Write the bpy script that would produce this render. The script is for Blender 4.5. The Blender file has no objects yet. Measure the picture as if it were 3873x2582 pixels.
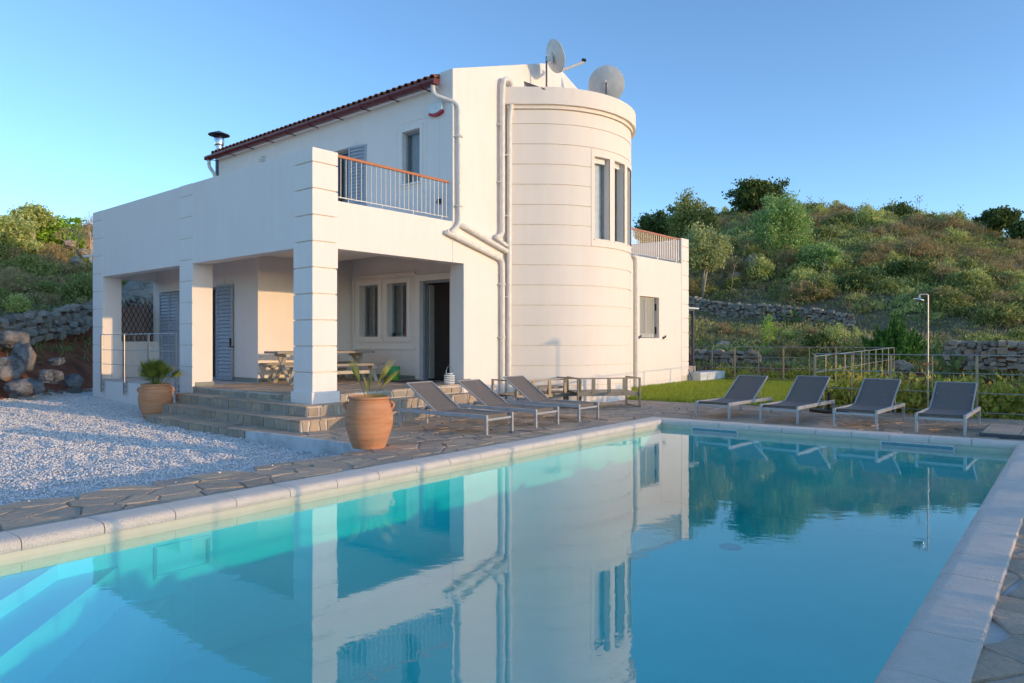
import bpy, bmesh, math, random
import numpy as np
from mathutils import Vector, Matrix, noise

R = math.radians
random.seed(7)
rng = np.random.default_rng(11)
scene = bpy.context.scene
C = scene.collection

# ------------------------------------------------------------------ camera, sky, sun, exposure
cam_d = bpy.data.cameras.new('camera')
cam_d.lens = 25.28
cam_d.sensor_width = 36.0
cam_d.clip_start = 0.05
cam_d.clip_end = 3000
cam = bpy.data.objects.new('camera', cam_d)
C.objects.link(cam)
cam.location = (0, 0, 1.5)
cam.rotation_euler = (R(90), 0, 0)
scene.camera = cam

SUN_EL = R(6.3)
SUN_H = Vector((0.9036, -0.4287)).normalized()
to_sun = Vector((SUN_H.x * math.cos(SUN_EL), SUN_H.y * math.cos(SUN_EL), math.sin(SUN_EL)))
world = bpy.data.worlds.new('World')
scene.world = world
world.use_nodes = True
wn = world.node_tree.nodes
wl = world.node_tree.links
sky = wn.new('ShaderNodeTexSky')
sky.sky_type = 'NISHITA'
sky.sun_disc = False
sky.sun_elevation = SUN_EL
sky.sun_rotation = math.atan2(SUN_H.x, SUN_H.y)
sky.altitude = 300
sky.air_density = 0.8
sky.dust_density = 0.35
sky.ozone_density = 2.6
bg = wn['Background']
bg.inputs['Strength'].default_value = 0.15
wl.new(sky.outputs[0], bg.inputs['Color'])
sun_d = bpy.data.lights.new('sun', 'SUN')
sun_d.energy = 0.86
sun_d.angle = R(0.55)
sun_d.color = (1.0, 0.66, 0.33)
sun = bpy.data.objects.new('sun', sun_d)
C.objects.link(sun)
sun.rotation_euler = (-to_sun).to_track_quat('-Z', 'Y').to_euler()
scene.view_settings.view_transform = 'Standard'
scene.view_settings.look = 'None'
scene.view_settings.gamma = 1
scene.view_settings.use_curve_mapping = False
scene.view_settings.exposure = 1.55
scene.render.engine = 'CYCLES'
scene.cycles.max_bounces = 10
scene.cycles.transparent_max_bounces = 24
scene.cycles.caustics_reflective = False
scene.cycles.caustics_refractive = False

# ------------------------------------------------------------------ helpers
class MB:
    """collects geometry for one mesh object"""
    def __init__(s):
        s.v = []; s.f = []
    def add(s, vs, fs):
        b = len(s.v)
        s.v += [tuple(p) for p in vs]
        s.f += [tuple(i + b for i in q) for q in fs]
        return s
    def box(s, x0, x1, y0, y1, z0, z1):
        return s.add([(x0, y0, z0), (x1, y0, z0), (x1, y1, z0), (x0, y1, z0), (x0, y0, z1), (x1, y0, z1), (x1, y1, z1), (x0, y1, z1)],
                     [(0, 3, 2, 1), (4, 5, 6, 7), (0, 1, 5, 4), (1, 2, 6, 5), (2, 3, 7, 6), (3, 0, 4, 7)])
    def bar(s, a, b, w, h, up=(0, 0, 1)):
        a = Vector(a); b = Vector(b); d = (b - a).normalized(); up = Vector(up)
        if abs(d.dot(up)) > 0.98: up = Vector((1, 0, 0))
        sd = d.cross(up).normalized(); u2 = sd.cross(d).normalized()
        vs = []
        for e in (a, b):
            for i, j in ((-1, -1), (1, -1), (1, 1), (-1, 1)):
                vs.append(e + sd * (i * w / 2) + u2 * (j * h / 2))
        return s.add(vs, [(0, 1, 2, 3), (7, 6, 5, 4), (0, 4, 5, 1), (1, 5, 6, 2), (2, 6, 7, 3), (3, 7, 4, 0)])
    def tube(s, pts, r, n=10, caps=True):
        pts = [Vector(p) for p in pts]
        rs = r if isinstance(r, (list, tuple)) else [r] * len(pts)
        base = len(s.v); ref = None
        for i, p in enumerate(pts):
            if i == 0: d = pts[1] - p
            elif i == len(pts) - 1: d = p - pts[i - 1]
            else: d = (pts[i + 1] - p).normalized() + (p - pts[i - 1]).normalized()
            d.normalize()
            if ref is None:
                ref = Vector((0, 0, 1)) if abs(d.z) < 0.9 else Vector((1, 0, 0))
            x = d.cross(ref).normalized(); y = x.cross(d).normalized(); ref = y
            for k in range(n):
                a = 2 * math.pi * k / n
                s.v.append(tuple(p + x * (math.cos(a) * rs[i]) + y * (math.sin(a) * rs[i])))
        for i in range(len(pts) - 1):
            for k in range(n):
                a = base + i * n + k; b = base + i * n + (k + 1) % n
                s.f.append((a, b, b + n, a + n))
        if caps:
            s.f.append(tuple(base + k for k in range(n))[::-1])
            s.f.append(tuple(base + (len(pts) - 1) * n + k for k in range(n)))
        return s
    def lathe(s, prof, n=32, c=(0, 0, 0), arc=None):
        base = len(s.v)
        for (r, z) in prof:
            for k in range(n):
                a = 2 * math.pi * k / n
                s.v.append((c[0] + r * math.cos(a), c[1] + r * math.sin(a), c[2] + z))
        for i in range(len(prof) - 1):
            for k in range(n):
                a = base + i * n + k; b = base + i * n + (k + 1) % n
                s.f.append((a, b, b + n, a + n))
        return s
    def prism(s, poly, z0, z1):
        n = len(poly)
        zz0 = z0 if callable(z0) else (lambda x, y: z0)
        zz1 = z1 if callable(z1) else (lambda x, y: z1)
        vs = [(x, y, zz0(x, y)) for x, y in poly] + [(x, y, zz1(x, y)) for x, y in poly]
        fs = [tuple(range(n))[::-1], tuple(range(n, 2 * n))] + [(i, (i + 1) % n, (i + 1) % n + n, i + n) for i in range(n)]
        return s.add(vs, fs)
    def build(s, name, mat, parent=None, smooth=False, bevel=0, loc=None, rotz=None):
        me = bpy.data.meshes.new(name)
        me.from_pydata(s.v, [], s.f)
        me.update()
        if smooth is True:
            me.shade_smooth()
        elif smooth:
            me.shade_smooth()
            me.set_sharp_from_angle(angle=R(smooth))
        return put(name, me, mat, parent, bevel, loc, rotz)

def put(name, me, mat, parent=None, bevel=0, loc=None, rotz=None):
    o = bpy.data.objects.new(name, me)
    C.objects.link(o)
    if mat is not None and not me.materials:
        me.materials.append(mat)
    if parent is not None:
        o.parent = parent
    if loc is not None: o.location = loc
    if rotz is not None: o.rotation_euler = (0, 0, rotz)
    if bevel:
        m = o.modifiers.new('bevel', 'BEVEL'); m.width = bevel; m.segments = 2; m.limit_method = 'ANGLE'; m.angle_limit = R(50)
    return o

def tag(o, label=None, cat=None, group=None, kind=None):
    if label: o['label'] = label
    if cat: o['category'] = cat
    if group: o['group'] = group
    if kind: o['kind'] = kind
    return o

def thing(name, label, cat, loc=(0, 0, 0), rotz=0, group=None):
    o = bpy.data.objects.new(name, None)
    o.empty_display_size = 0.2
    C.objects.link(o)
    o.location = loc
    o.rotation_euler = (0, 0, rotz)
    return tag(o, label, cat, group)

def copy_tree(o, parent=None):
    c = o.copy(); C.objects.link(c)
    if parent is not None: c.parent = parent
    for ch in list(o.children):
        copy_tree(ch, c)
    return c

def grid_wall(mb, axis, at, thick, us, zs, solid):
    """wall slab with openings; axis 'y': plane y=at..at+thick, u=x ; axis 'x': plane x=at..at+thick, u=y. solid(um,zm)->bool"""
    nu, nz = len(us) - 1, len(zs) - 1
    S = [[bool(solid((us[i] + us[i + 1]) / 2, (zs[j] + zs[j + 1]) / 2)) for j in range(nz)] for i in range(nu)]
    def P(u, t, z):
        return (u, t, z) if axis == 'y' else (t, u, z)
    def g(i, j):
        return 0 <= i < nu and 0 <= j < nz and S[i][j]
    a, b = at, at + thick
    for i in range(nu):
        for j in range(nz):
            if not S[i][j]: continue
            u0, u1, z0, z1 = us[i], us[i + 1], zs[j], zs[j + 1]
            mb.add([P(u0, a, z0), P(u1, a, z0), P(u1, a, z1), P(u0, a, z1)], [(0, 1, 2, 3)])
            mb.add([P(u0, b, z0), P(u1, b, z0), P(u1, b, z1), P(u0, b, z1)], [(3, 2, 1, 0)])
            if not g(i - 1, j): mb.add([P(u0, a, z0), P(u0, b, z0), P(u0, b, z1), P(u0, a, z1)], [(3, 2, 1, 0)])
            if not g(i + 1, j): mb.add([P(u1, a, z0), P(u1, b, z0), P(u1, b, z1), P(u1, a, z1)], [(0, 1, 2, 3)])
            if not g(i, j - 1): mb.add([P(u0, a, z0), P(u1, a, z0), P(u1, b, z0), P(u0, b, z0)], [(3, 2, 1, 0)])
            if not g(i, j + 1): mb.add([P(u0, a, z1), P(u1, a, z1), P(u1, b, z1), P(u0, b, z1)], [(0, 1, 2, 3)])
    return mb

def wall_holes(mb, axis, at, thick, u0, u1, z0, z1, holes):
    us = sorted({u0, u1} | {h[0] for h in holes} | {h[1] for h in holes})
    zs = sorted({z0, z1} | {h[2] for h in holes} | {h[3] for h in holes})
    us = [u for u in us if u0 <= u <= u1]; zs = [z for z in zs if z0 <= z <= z1]
    return grid_wall(mb, axis, at, thick, us, zs, lambda u, z: not any(h[0] < u < h[1] and h[2] < z < h[3] for h in holes))

# ------------------------------------------------------------------ materials
def new_mat(name):
    m = bpy.data.materials.new(name); m.use_nodes = True
    nt = m.node_tree
    return m, nt.nodes, nt.links, nt.nodes['Principled BSDF']

def N(nodes, t, **kw):
    n = nodes.new(t)
    for k, v in kw.items():
        if k in n.inputs: n.inputs[k].default_value = v
        else: setattr(n, k, v)
    return n

def ramp(nodes, stops):
    r = nodes.new('ShaderNodeValToRGB')
    e = r.color_ramp.elements
    while len(e) < len(stops): e.new(0.5)
    for el, (p, c) in zip(e, stops):
        el.position = p; el.color = (c[0], c[1], c[2], 1)
    return r

def surf(name, cols, scale=5, rough=0.8, bump=0.0, bscale=60, detail=6, metallic=0, coord='Object', spec=0.3, bdist=0.02, rand=False, stretch=None):
    """noise-coloured surface; cols = 2-4 colours; rand mixes in random per island / object"""
    m, n, l, b = new_mat(name)
    tc = n.new('ShaderNodeTexCoord')
    vec = tc.outputs[coord]
    if stretch:
        mp = N(n, 'ShaderNodeMapping'); mp.inputs['Scale'].default_value = stretch
        l.new(vec, mp.inputs['Vector']); vec = mp.outputs[0]
    nz = N(n, 'ShaderNodeTexNoise', Scale=scale, Detail=detail, Roughness=0.6)
    l.new(vec, nz.inputs['Vector'])
    fac = nz.outputs['Fac']
    if rand:
        ge = n.new('ShaderNodeNewGeometry'); oi = n.new('ShaderNodeObjectInfo')
        ad = N(n, 'ShaderNodeMath', operation='ADD'); l.new(ge.outputs['Random Per Island'], ad.inputs[0]); l.new(oi.outputs['Random'], ad.inputs[1])
        fr = N(n, 'ShaderNodeMath', operation='FRACT'); l.new(ad.outputs[0], fr.inputs[0])
        mx = N(n, 'ShaderNodeMix'); mx.data_type = 'FLOAT'; mx.inputs[0].default_value = rand
        l.new(fac, mx.inputs[2]); l.new(fr.outputs[0], mx.inputs[3]); fac = mx.outputs[0]
        lo, hi = 0.15, 0.85
    else:
        lo, hi = 0.3, 0.7
    k = len(cols)
    r = ramp(n, [(lo + (hi - lo) * i / max(1, k - 1), c) for i, c in enumerate(cols)])
    l.new(fac, r.inputs[0]); l.new(r.outputs[0], b.inputs['Base Color'])
    b.inputs['Roughness'].default_value = rough
    b.inputs['Metallic'].default_value = metallic
    b.inputs['Specular IOR Level'].default_value = spec
    if bump:
        n2 = N(n, 'ShaderNodeTexNoise', Scale=bscale, Detail=5, Roughness=0.65)
        l.new(vec, n2.inputs['Vector'])
        bp = N(n, 'ShaderNodeBump', Strength=bump, Distance=bdist)
        l.new(n2.outputs['Fac'], bp.inputs['Height']); l.new(bp.outputs[0], b.inputs['Normal'])
    return m

def leafmat(name, cols, trans=0.35):
    m, n, l, b = new_mat(name)
    ge = n.new('ShaderNodeNewGeometry')
    r = ramp(n, [(i / (len(cols) - 1), c) for i, c in enumerate(cols)])
    l.new(ge.outputs['Random Per Island'], r.inputs[0])
    b.inputs['Roughness'].default_value = 0.6
    b.inputs['Specular IOR Level'].default_value = 0.25
    l.new(r.outputs[0], b.inputs['Base Color'])
    tr = n.new('ShaderNodeBsdfTranslucent'); l.new(r.outputs[0], tr.inputs[0])
    mx = n.new('ShaderNodeMixShader'); mx.inputs[0].default_value = trans
    l.new(b.outputs[0], mx.inputs[1]); l.new(tr.outputs[0], mx.inputs[2])
    l.new(mx.outputs[0], n['Material Output'].inputs[0])
    return m

def plaster(name, a, c, blotch=1.3):
    """rendered masonry: large faint blotches, vertical run-off streaks, fine grain"""
    m, n, l, b = new_mat(name)
    tc = n.new('ShaderNodeTexCoord')
    n1 = N(n, 'ShaderNodeTexNoise', Scale=blotch, Detail=7, Roughness=0.62); l.new(tc.outputs['Object'], n1.inputs['Vector'])
    mp = n.new('ShaderNodeMapping'); mp.inputs['Scale'].default_value = (5, 5, 0.35); l.new(tc.outputs['Object'], mp.inputs['Vector'])
    n3 = N(n, 'ShaderNodeTexNoise', Scale=1.2, Detail=5, Roughness=0.6); l.new(mp.outputs[0], n3.inputs['Vector'])
    av = N(n, 'ShaderNodeMath', operation='ADD'); l.new(n1.outputs['Fac'], av.inputs[0]); l.new(n3.outputs['Fac'], av.inputs[1])
    r = ramp(n, [(0.38, c), (0.60, a)])
    hf = N(n, 'ShaderNodeMath', operation='MULTIPLY'); hf.inputs[1].default_value = 0.5; l.new(av.outputs[0], hf.inputs[0])
    l.new(hf.outputs[0], r.inputs[0]); l.new(r.outputs[0], b.inputs['Base Color'])
    b.inputs['Roughness'].default_value = 0.85; b.inputs['Specular IOR Level'].default_value = 0.25
    n2 = N(n, 'ShaderNodeTexNoise', Scale=140, Detail=3); l.new(tc.outputs['Object'], n2.inputs['Vector'])
    bp = N(n, 'ShaderNodeBump', Strength=0.16, Distance=0.008); l.new(n2.outputs['Fac'], bp.inputs['Height']); l.new(bp.outputs[0], b.inputs['Normal'])
    return m

def plain(name, col, rough=0.5, metallic=0, spec=0.4):
    m, n, l, b = new_mat(name)
    tc = n.new('ShaderNodeTexCoord')
    nz = N(n, 'ShaderNodeTexNoise', Scale=7, Detail=5); l.new(tc.outputs['Object'], nz.inputs['Vector'])
    r = ramp(n, [(0.3, [x * 0.88 for x in col]), (0.7, [min(1, x * 1.06) for x in col])])
    l.new(nz.outputs['Fac'], r.inputs[0]); l.new(r.outputs[0], b.inputs['Base Color'])
    b.inputs['Roughness'].default_value = rough; b.inputs['Metallic'].default_value = metallic; b.inputs['Specular IOR Level'].default_value = spec
    return m

def glass(name, tint=(0.9, 0.95, 1.0), ior=1.5, gl=0.02):
    m, n, l, b = new_mat(name)
    n.remove(b)
    fr = N(n, 'ShaderNodeFresnel', IOR=ior)
    tr = n.new('ShaderNodeBsdfTransparent'); tr.inputs[0].default_value = (*tint, 1)
    g = n.new('ShaderNodeBsdfGlossy'); g.inputs['Roughness'].default_value = gl
    mx = n.new('ShaderNodeMixShader')
    ge = n.new('ShaderNodeNewGeometry'); fm = N(n, 'ShaderNodeMix'); fm.data_type = 'FLOAT'; fm.inputs[3].default_value = 0.03
    l.new(ge.outputs['Backfacing'], fm.inputs[0]); l.new(fr.outputs[0], fm.inputs[2])
    l.new(fm.outputs[0], mx.inputs[0]); l.new(tr.outputs[0], mx.inputs[1]); l.new(g.outputs[0], mx.inputs[2])
    l.new(mx.outputs[0], n['Material Output'].inputs[0])
    return m

M = {}
M['plaster'] = plaster('cream_plaster', (0.92, 0.825, 0.75), (0.89, 0.79, 0.715))
M['plaster_tower'] = plaster('tower_plaster', (0.92, 0.82, 0.72), (0.89, 0.785, 0.685))
M['trim'] = plaster('trim_plaster', (0.925, 0.835, 0.76), (0.90, 0.80, 0.725))
M['whitewash'] = surf('whitewashed_concrete', [(0.45, 0.45, 0.44), (0.66, 0.66, 0.65), (0.74, 0.74, 0.73)], scale=3, bump=0.5, bscale=40)
M['flag'] = surf('flagstone_rock', [(0.35, 0.26, 0.19), (0.58, 0.41, 0.28), (0.46, 0.36, 0.27), (0.70, 0.49, 0.32), (0.42, 0.345, 0.285)], scale=3.2, rough=0.7, bump=0.9, bscale=11, rand=0.62, bdist=0.05)
M['riser'] = surf('riser_stone', [(0.27, 0.22, 0.17), (0.46, 0.36, 0.26), (0.37, 0.32, 0.26), (0.54, 0.41, 0.28), (0.30, 0.27, 0.25)], scale=5, rough=0.8, bump=0.5, bscale=18, rand=0.6)
M['mortar'] = surf('pale_mortar', [(0.52, 0.47, 0.42), (0.72, 0.68, 0.64)], scale=4, bump=0.4, bscale=30)
M['coping'] = surf('cast_coping', [(0.84, 0.74, 0.63), (0.92, 0.82, 0.71)], scale=6, bump=1.0, bscale=70, rough=0.8, bdist=0.022)
M['band'] = surf('cream_waterline_band', [(0.66, 0.61, 0.46), (0.74, 0.69, 0.54)], scale=5, rough=0.4)
M['shell'] = surf('pool_plaster', [(0.20, 0.80, 0.86), (0.28, 0.87, 0.91)], scale=0.8, rough=0.7)
M['seam'] = plain('pool_seam', (0.20, 0.40, 0.46))
M['white_plastic'] = plain('white_plastic', (0.78, 0.78, 0.76), rough=0.35)
M['pipe'] = plain('cream_pvc', (0.80, 0.76, 0.69), rough=0.4)
M['gravel'] = surf('white_gravel', [(0.80, 0.72, 0.67), (0.93, 0.87, 0.82), (0.95, 0.90, 0.86), (0.88, 0.77, 0.68)], scale=6, rough=0.9, rand=0.75)
M['gravel_bed'] = surf('gravel_bed', [(0.70, 0.67, 0.65), (0.88, 0.86, 0.84)], scale=45, rough=0.95, bump=1.0, bscale=60, bdist=0.03)
M['soil'] = surf('hillside_soil', [(0.10, 0.09, 0.05), (0.20, 0.165, 0.10), (0.16, 0.14, 0.075), (0.26, 0.21, 0.14)], scale=0.5, rough=0.95, bump=0.8, bscale=3.5, bdist=0.2)
M['redsoil'] = surf('red_soil', [(0.15, 0.048, 0.026), (0.28, 0.09, 0.042), (0.38, 0.15, 0.075)], scale=1.6, rough=0.95, bump=0.9, bscale=9, bdist=0.08)
M['lawn_bed'] = surf('lawn_bed', [(0.09, 0.14, 0.02), (0.16, 0.22, 0.04)], scale=4, rough=0.95)
M['grass'] = leafmat('lawn_grass', [(0.26, 0.34, 0.04), (0.40, 0.48, 0.06), (0.54, 0.58, 0.10)], 0.45)
M['rock'] = surf('limestone', [(0.14, 0.125, 0.105), (0.29, 0.26, 0.215), (0.40, 0.345, 0.28), (0.38, 0.22, 0.12)], scale=3.0, rough=0.9, bump=0.7, bscale=9, rand=0.45, bdist=0.05)
M['boulder'] = surf('stained_boulder', [(0.36, 0.14, 0.06), (0.11, 0.115, 0.12), (0.22, 0.22, 0.225), (0.30, 0.28, 0.26), (0.38, 0.15, 0.07)], scale=1.6, rough=0.9, bump=0.9, bscale=4, bdist=0.1)
M['rail_steel'] = plain('brushed_steel', (0.50, 0.47, 0.43), rough=0.42, metallic=0.8)
M['post_paint'] = plain('fence_paint', (0.46, 0.36, 0.23), rough=0.5, metallic=0.3)
M['alu'] = plain('lounger_aluminium', (0.50, 0.49, 0.49), rough=0.4, metallic=0.35)
M['handrail'] = plain('varnished_rail', (0.50, 0.17, 0.055), rough=0.35)
M['tile'] = surf('clay_roof_tile', [(0.30, 0.085, 0.045), (0.42, 0.15, 0.075), (0.34, 0.11, 0.06)], scale=6, rough=0.75, rand=0.5, bump=0.3, bscale=30)
M['gutter'] = plain('oxblood_gutter', (0.16, 0.025, 0.03), rough=0.35)
M['frame'] = plain('grey_window_frame', (0.30, 0.32, 0.34), rough=0.45)
M['shutter'] = plain('grey_shutter', (0.42, 0.45, 0.50), rough=0.45)
M['shutter_cream'] = plain('putty_shutter', (0.46, 0.45, 0.40), rough=0.5)
M['glass'] = glass('window_glass', (0.90, 0.92, 0.93))
M['joint'] = plain('tan_basecoat', (0.80, 0.70, 0.58), rough=0.9)
M['dark'] = plain('unlit_room_paint', (0.045, 0.032, 0.026), rough=0.9)  # near-black colour puts the shade of unlit rooms behind openings
M['curtain'] = plain('grey_curtain', (0.40, 0.37, 0.33), rough=0.95)
M['blind'] = plain('pale_blind', (0.90, 0.89, 0.87), rough=0.8)
M['skirting'] = plain('green_stone_skirting', (0.26, 0.29, 0.26), rough=0.6)
M['terracotta'] = surf('terracotta', [(0.50, 0.21, 0.095), (0.60, 0.28, 0.14), (0.64, 0.33, 0.19)], scale=2.2, rough=0.8, bump=0.35, bscale=9, stretch=(1, 1, 9))
M['potsoil'] = plain('potting_soil', (0.09, 0.06, 0.04), rough=1)
M['wood'] = surf('weathered_wood', [(0.30, 0.26, 0.22), (0.42, 0.37, 0.31)], scale=4, rough=0.75, stretch=(1, 12, 12))
M['wood_pale'] = surf('bleached_wood', [(0.50, 0.43, 0.34), (0.62, 0.55, 0.45)], scale=4, rough=0.75, stretch=(8, 8, 1))
M['wood_dark'] = surf('dark_stained_board', [(0.13, 0.115, 0.105), (0.20, 0.18, 0.16)], scale=5, rough=0.6)
M['bronze'] = plain('bronze_aluminium', (0.28, 0.235, 0.18), rough=0.45, metallic=0.25)
M['steel'] = plain('bright_steel', (0.70, 0.70, 0.70), rough=0.22, metallic=1.0)
M['black'] = plain('black_plastic', (0.02, 0.02, 0.022), rough=0.4)
M['dish'] = plain('dish_paint', (0.68, 0.66, 0.62), rough=0.5)
M['red'] = plain('red_lens', (0.45, 0.01, 0.02), rough=0.25)
M['green_bin'] = plain('green_plastic', (0.13, 0.55, 0.03), rough=0.4)
M['teal_bag'] = plain('green_liner', (0.06, 0.40, 0.14), rough=0.5)
M['mat'] = surf('door_mat_weave', [(0.10, 0.045, 0.06), (0.18, 0.09, 0.11)], scale=40, rough=1)
M['blue'] = plain('blue_edge', (0.05, 0.30, 0.60))
M['zinc'] = plain('dark_zinc', (0.10, 0.11, 0.13), rough=0.45, metallic=0.5)
M['bark'] = surf('bark', [(0.16, 0.12, 0.085), (0.30, 0.24, 0.18)], scale=9, rough=0.95, bump=0.5, bscale=25)
M['pale_bark'] = surf('pale_bark', [(0.34, 0.28, 0.20), (0.50, 0.43, 0.33)], scale=9, rough=0.95)
M['lattice'] = plain('brown_lattice', (0.075, 0.05, 0.04), rough=0.7)

def sling(name, col):
    m, n, l, b = new_mat(name)
    b.inputs['Base Color'].default_value = (*col, 1); b.inputs['Roughness'].default_value = 0.55
    tr = n.new('ShaderNodeBsdfTransparent')
    tc = n.new('ShaderNodeTexCoord')
    nz = N(n, 'ShaderNodeTexNoise', Scale=9, Detail=3); l.new(tc.outputs['Object'], nz.inputs['Vector'])
    rp = ramp(n, [(0.3, (0.09,) * 3), (0.7, (0.17,) * 3)]); l.new(nz.outputs['Fac'], rp.inputs[0])
    mx = n.new('ShaderNodeMixShader'); l.new(rp.outputs[0], mx.inputs[0])
    l.new(b.outputs[0], mx.inputs[1]); l.new(tr.outputs[0], mx.inputs[2]); l.new(mx.outputs[0], n['Material Output'].inputs[0])
    return m
M['sling'] = sling('mesh_sling', (0.19, 0.16, 0.14))
M['sling_dark'] = sling('charcoal_mesh_sling', (0.075, 0.07, 0.072))

# water: mirror film by fresnel over clear absorbing body
mw, n_, l_, b_ = new_mat('pool_water')
n_.remove(b_)
tc = n_.new('ShaderNodeTexCoord')
def wave(scale, dist, strength, stretch):
    mp = n_.new('ShaderNodeMapping'); mp.inputs['Scale'].default_value = stretch
    mp.inputs['Rotation'].default_value = (0, 0, 0.5)
    l_.new(tc.outputs['Object'], mp.inputs['Vector'])
    t = N(n_, 'ShaderNodeTexNoise', Scale=scale, Detail=3, Roughness=0.5, Distortion=0.4)
    l_.new(mp.outputs[0], t.inputs['Vector'])
    bp = N(n_, 'ShaderNodeBump', Strength=strength, Distance=dist)
    l_.new(t.outputs['Fac'], bp.inputs['Height'])
    return bp
w1 = wave(1.4, 0.02, 0.075, (1, 1.0, 1))
w2 = wave(7.0, 0.004, 0.10, (1, 1.7, 1))
l_.new(w1.outputs[0], w2.inputs['Normal'])
fr = N(n_, 'ShaderNodeFresnel', IOR=1.4); l_.new(w2.outputs[0], fr.inputs['Normal'])
gs = n_.new('ShaderNodeBsdfGlossy'); gs.inputs['Roughness'].default_value = 0.0; l_.new(w2.outputs[0], gs.inputs['Normal'])
tp = n_.new('ShaderNodeBsdfTransparent')
mx = n_.new('ShaderNodeMixShader')
ge_ = n_.new('ShaderNodeNewGeometry')
fm = N(n_, 'ShaderNodeMix'); fm.data_type = 'FLOAT'; fm.inputs[3].default_value = 0.06      # seen from below the film stays clear
sheen = N(n_, 'ShaderNodeMath', operation='MULTIPLY_ADD'); sheen.inputs[1].default_value = 0.86; sheen.inputs[2].default_value = 0.14
l_.new(fr.outputs[0], sheen.inputs[0])
l_.new(ge_.outputs['Backfacing'], fm.inputs[0]); l_.new(sheen.outputs[0], fm.inputs[2])
l_.new(fm.outputs[0], mx.inputs[0]); l_.new(tp.outputs[0], mx.inputs[1]); l_.new(gs.outputs[0], mx.inputs[2])
l_.new(mx.outputs[0], n_['Material Output'].inputs['Surface'])
va = n_.new('ShaderNodeVolumeAbsorption'); va.inputs['Color'].default_value = (0.0, 0.92, 0.885, 1); va.inputs['Density'].default_value = 0.65
l_.new(va.outputs[0], n_['Material Output'].inputs['Volume'])
M['water'] = mw

# ------------------------------------------------------------------ frames of reference
HA = math.atan2(2720.0, 2313.5)                      # house x axis direction (about 49.6 deg)
HO = Vector((-3.7705, 13.6))
HU = Vector((math.cos(HA), math.sin(HA))); HV = Vector((-HU.y, HU.x))
def H(u, v, z=0):                                     # house coordinates -> world
    p = HO + HU * u + HV * v
    return (p.x, p.y, z)
def Hloc(x, y):
    d = Vector((x, y)) - HO
    return d.dot(HU), d.dot(HV)
PA = R(51.7)                                          # pool long axis
PX = Vector((math.cos(PA), math.sin(PA))); PY = Vector((-PX.y, PX.x))
def P(p, w, z=0):                                     # pool coordinates -> world
    q = PX * p + PY * w
    return (q.x, q.y, z)
def Ploc(x, y):
    d = Vector((x, y)); return d.dot(PX), d.dot(PY)
def deckz(x, y):
    p, w = Ploc(x, y)
    return -0.022 * min(max(w - 6.9, 0), 3.6)

# ------------------------------------------------------------------ polygon tools
def clip(poly, a, b, c):
    """keep a*x+b*y <= c"""
    out = []
    n = len(poly)
    for i in range(n):
        p, q = poly[i], poly[(i + 1) % n]
        dp = a * p[0] + b * p[1] - c; dq = a * q[0] + b * q[1] - c
        if dp <= 0: out.append(p)
        if (dp < 0 < dq) or (dq < 0 < dp):
            t = dp / (dp - dq)
            out.append((p[0] + (q[0] - p[0]) * t, p[1] + (q[1] - p[1]) * t))
    return out
def area(poly):
    return 0.5 * sum(poly[i][0] * poly[(i + 1) % len(poly)][1] - poly[(i + 1) % len(poly)][0] * poly[i][1] for i in range(len(poly)))
def cen(poly):
    return (sum(p[0] for p in poly) / len(poly), sum(p[1] for p in poly) / len(poly))
def pool_half(p=None, w=None, sgn=1):
    """half plane sgn*coord <= sgn*value in world form"""
    ax = PX if p is not None else PY; val = p if p is not None else w
    return (sgn * ax.x, sgn * ax.y, sgn * val)
def house_half(u=None, v=None, sgn=1):
    ax = HU if u is not None else HV; val = (u if u is not None else v) + HO.dot(ax)
    return (sgn * ax.x, sgn * ax.y, sgn * val)

def cells(pts, gap, big=0.9, k=22):
    A = np.array(pts)
    res = []
    for i in range(len(A)):
        d = A - A[i]; dd = (d * d).sum(1); order = np.argsort(dd)[1:k]
        x, y = A[i]
        poly = [(x - big, y - big), (x + big, y - big), (x + big, y + big), (x - big, y + big)]
        for j in order:
            nx, ny = d[j]; ln = math.sqrt(dd[j])
            poly = clip(poly, nx / ln, ny / ln, (nx * x + ny * y) / ln + ln / 2 - gap / 2)
            if len(poly) < 3: break
        res.append(poly)
    return res
def roughen(poly, amt):
    out = []
    for i in range(len(poly)):
        p, q = poly[i], poly[(i + 1) % len(poly)]
        out.append(p)
        L = math.hypot(q[0] - p[0], q[1] - p[1])
        if L > 0.16:
            t = random.uniform(0.35, 0.65); o = random.uniform(-amt, amt)
            nx, ny = -(q[1] - p[1]) / L, (q[0] - p[0]) / L
            out.append((p[0] + (q[0] - p[0]) * t + nx * o, p[1] + (q[1] - p[1]) * t + ny * o))
    return out
def slab(mb, poly, zf, top=0.0, th=0.03, bev=0.012, tilt=0.004):
    c = cen(poly); n = len(poly)
    tx, ty = random.uniform(-tilt, tilt) * 4.5, random.uniform(-tilt, tilt) * 4.5
    dz = random.uniform(-tilt, tilt)
    def ring(s, z):
        r = []
        for x, y in poly:
            dx, dy = x - c[0], y - c[1]; L = math.hypot(dx, dy) or 1
            f = max(0.0, 1 - s / L)
            X, Y = c[0] + dx * f, c[1] + dy * f
            r.append((X, Y, zf(X, Y) + z + dz + dx * tx + dy * ty))
        return r
    vs = ring(0, top - th) + ring(0, top - bev * 0.7) + ring(bev, top)
    fs = []
    for k in (0, 1):
        for i in range(n):
            a, b = k * n + i, k * n + (i + 1) % n
            fs.append((a, b, b + n, a + n))
    fs.append(tuple(range(2 * n, 3 * n)))
    mb.add(vs, fs)

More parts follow.
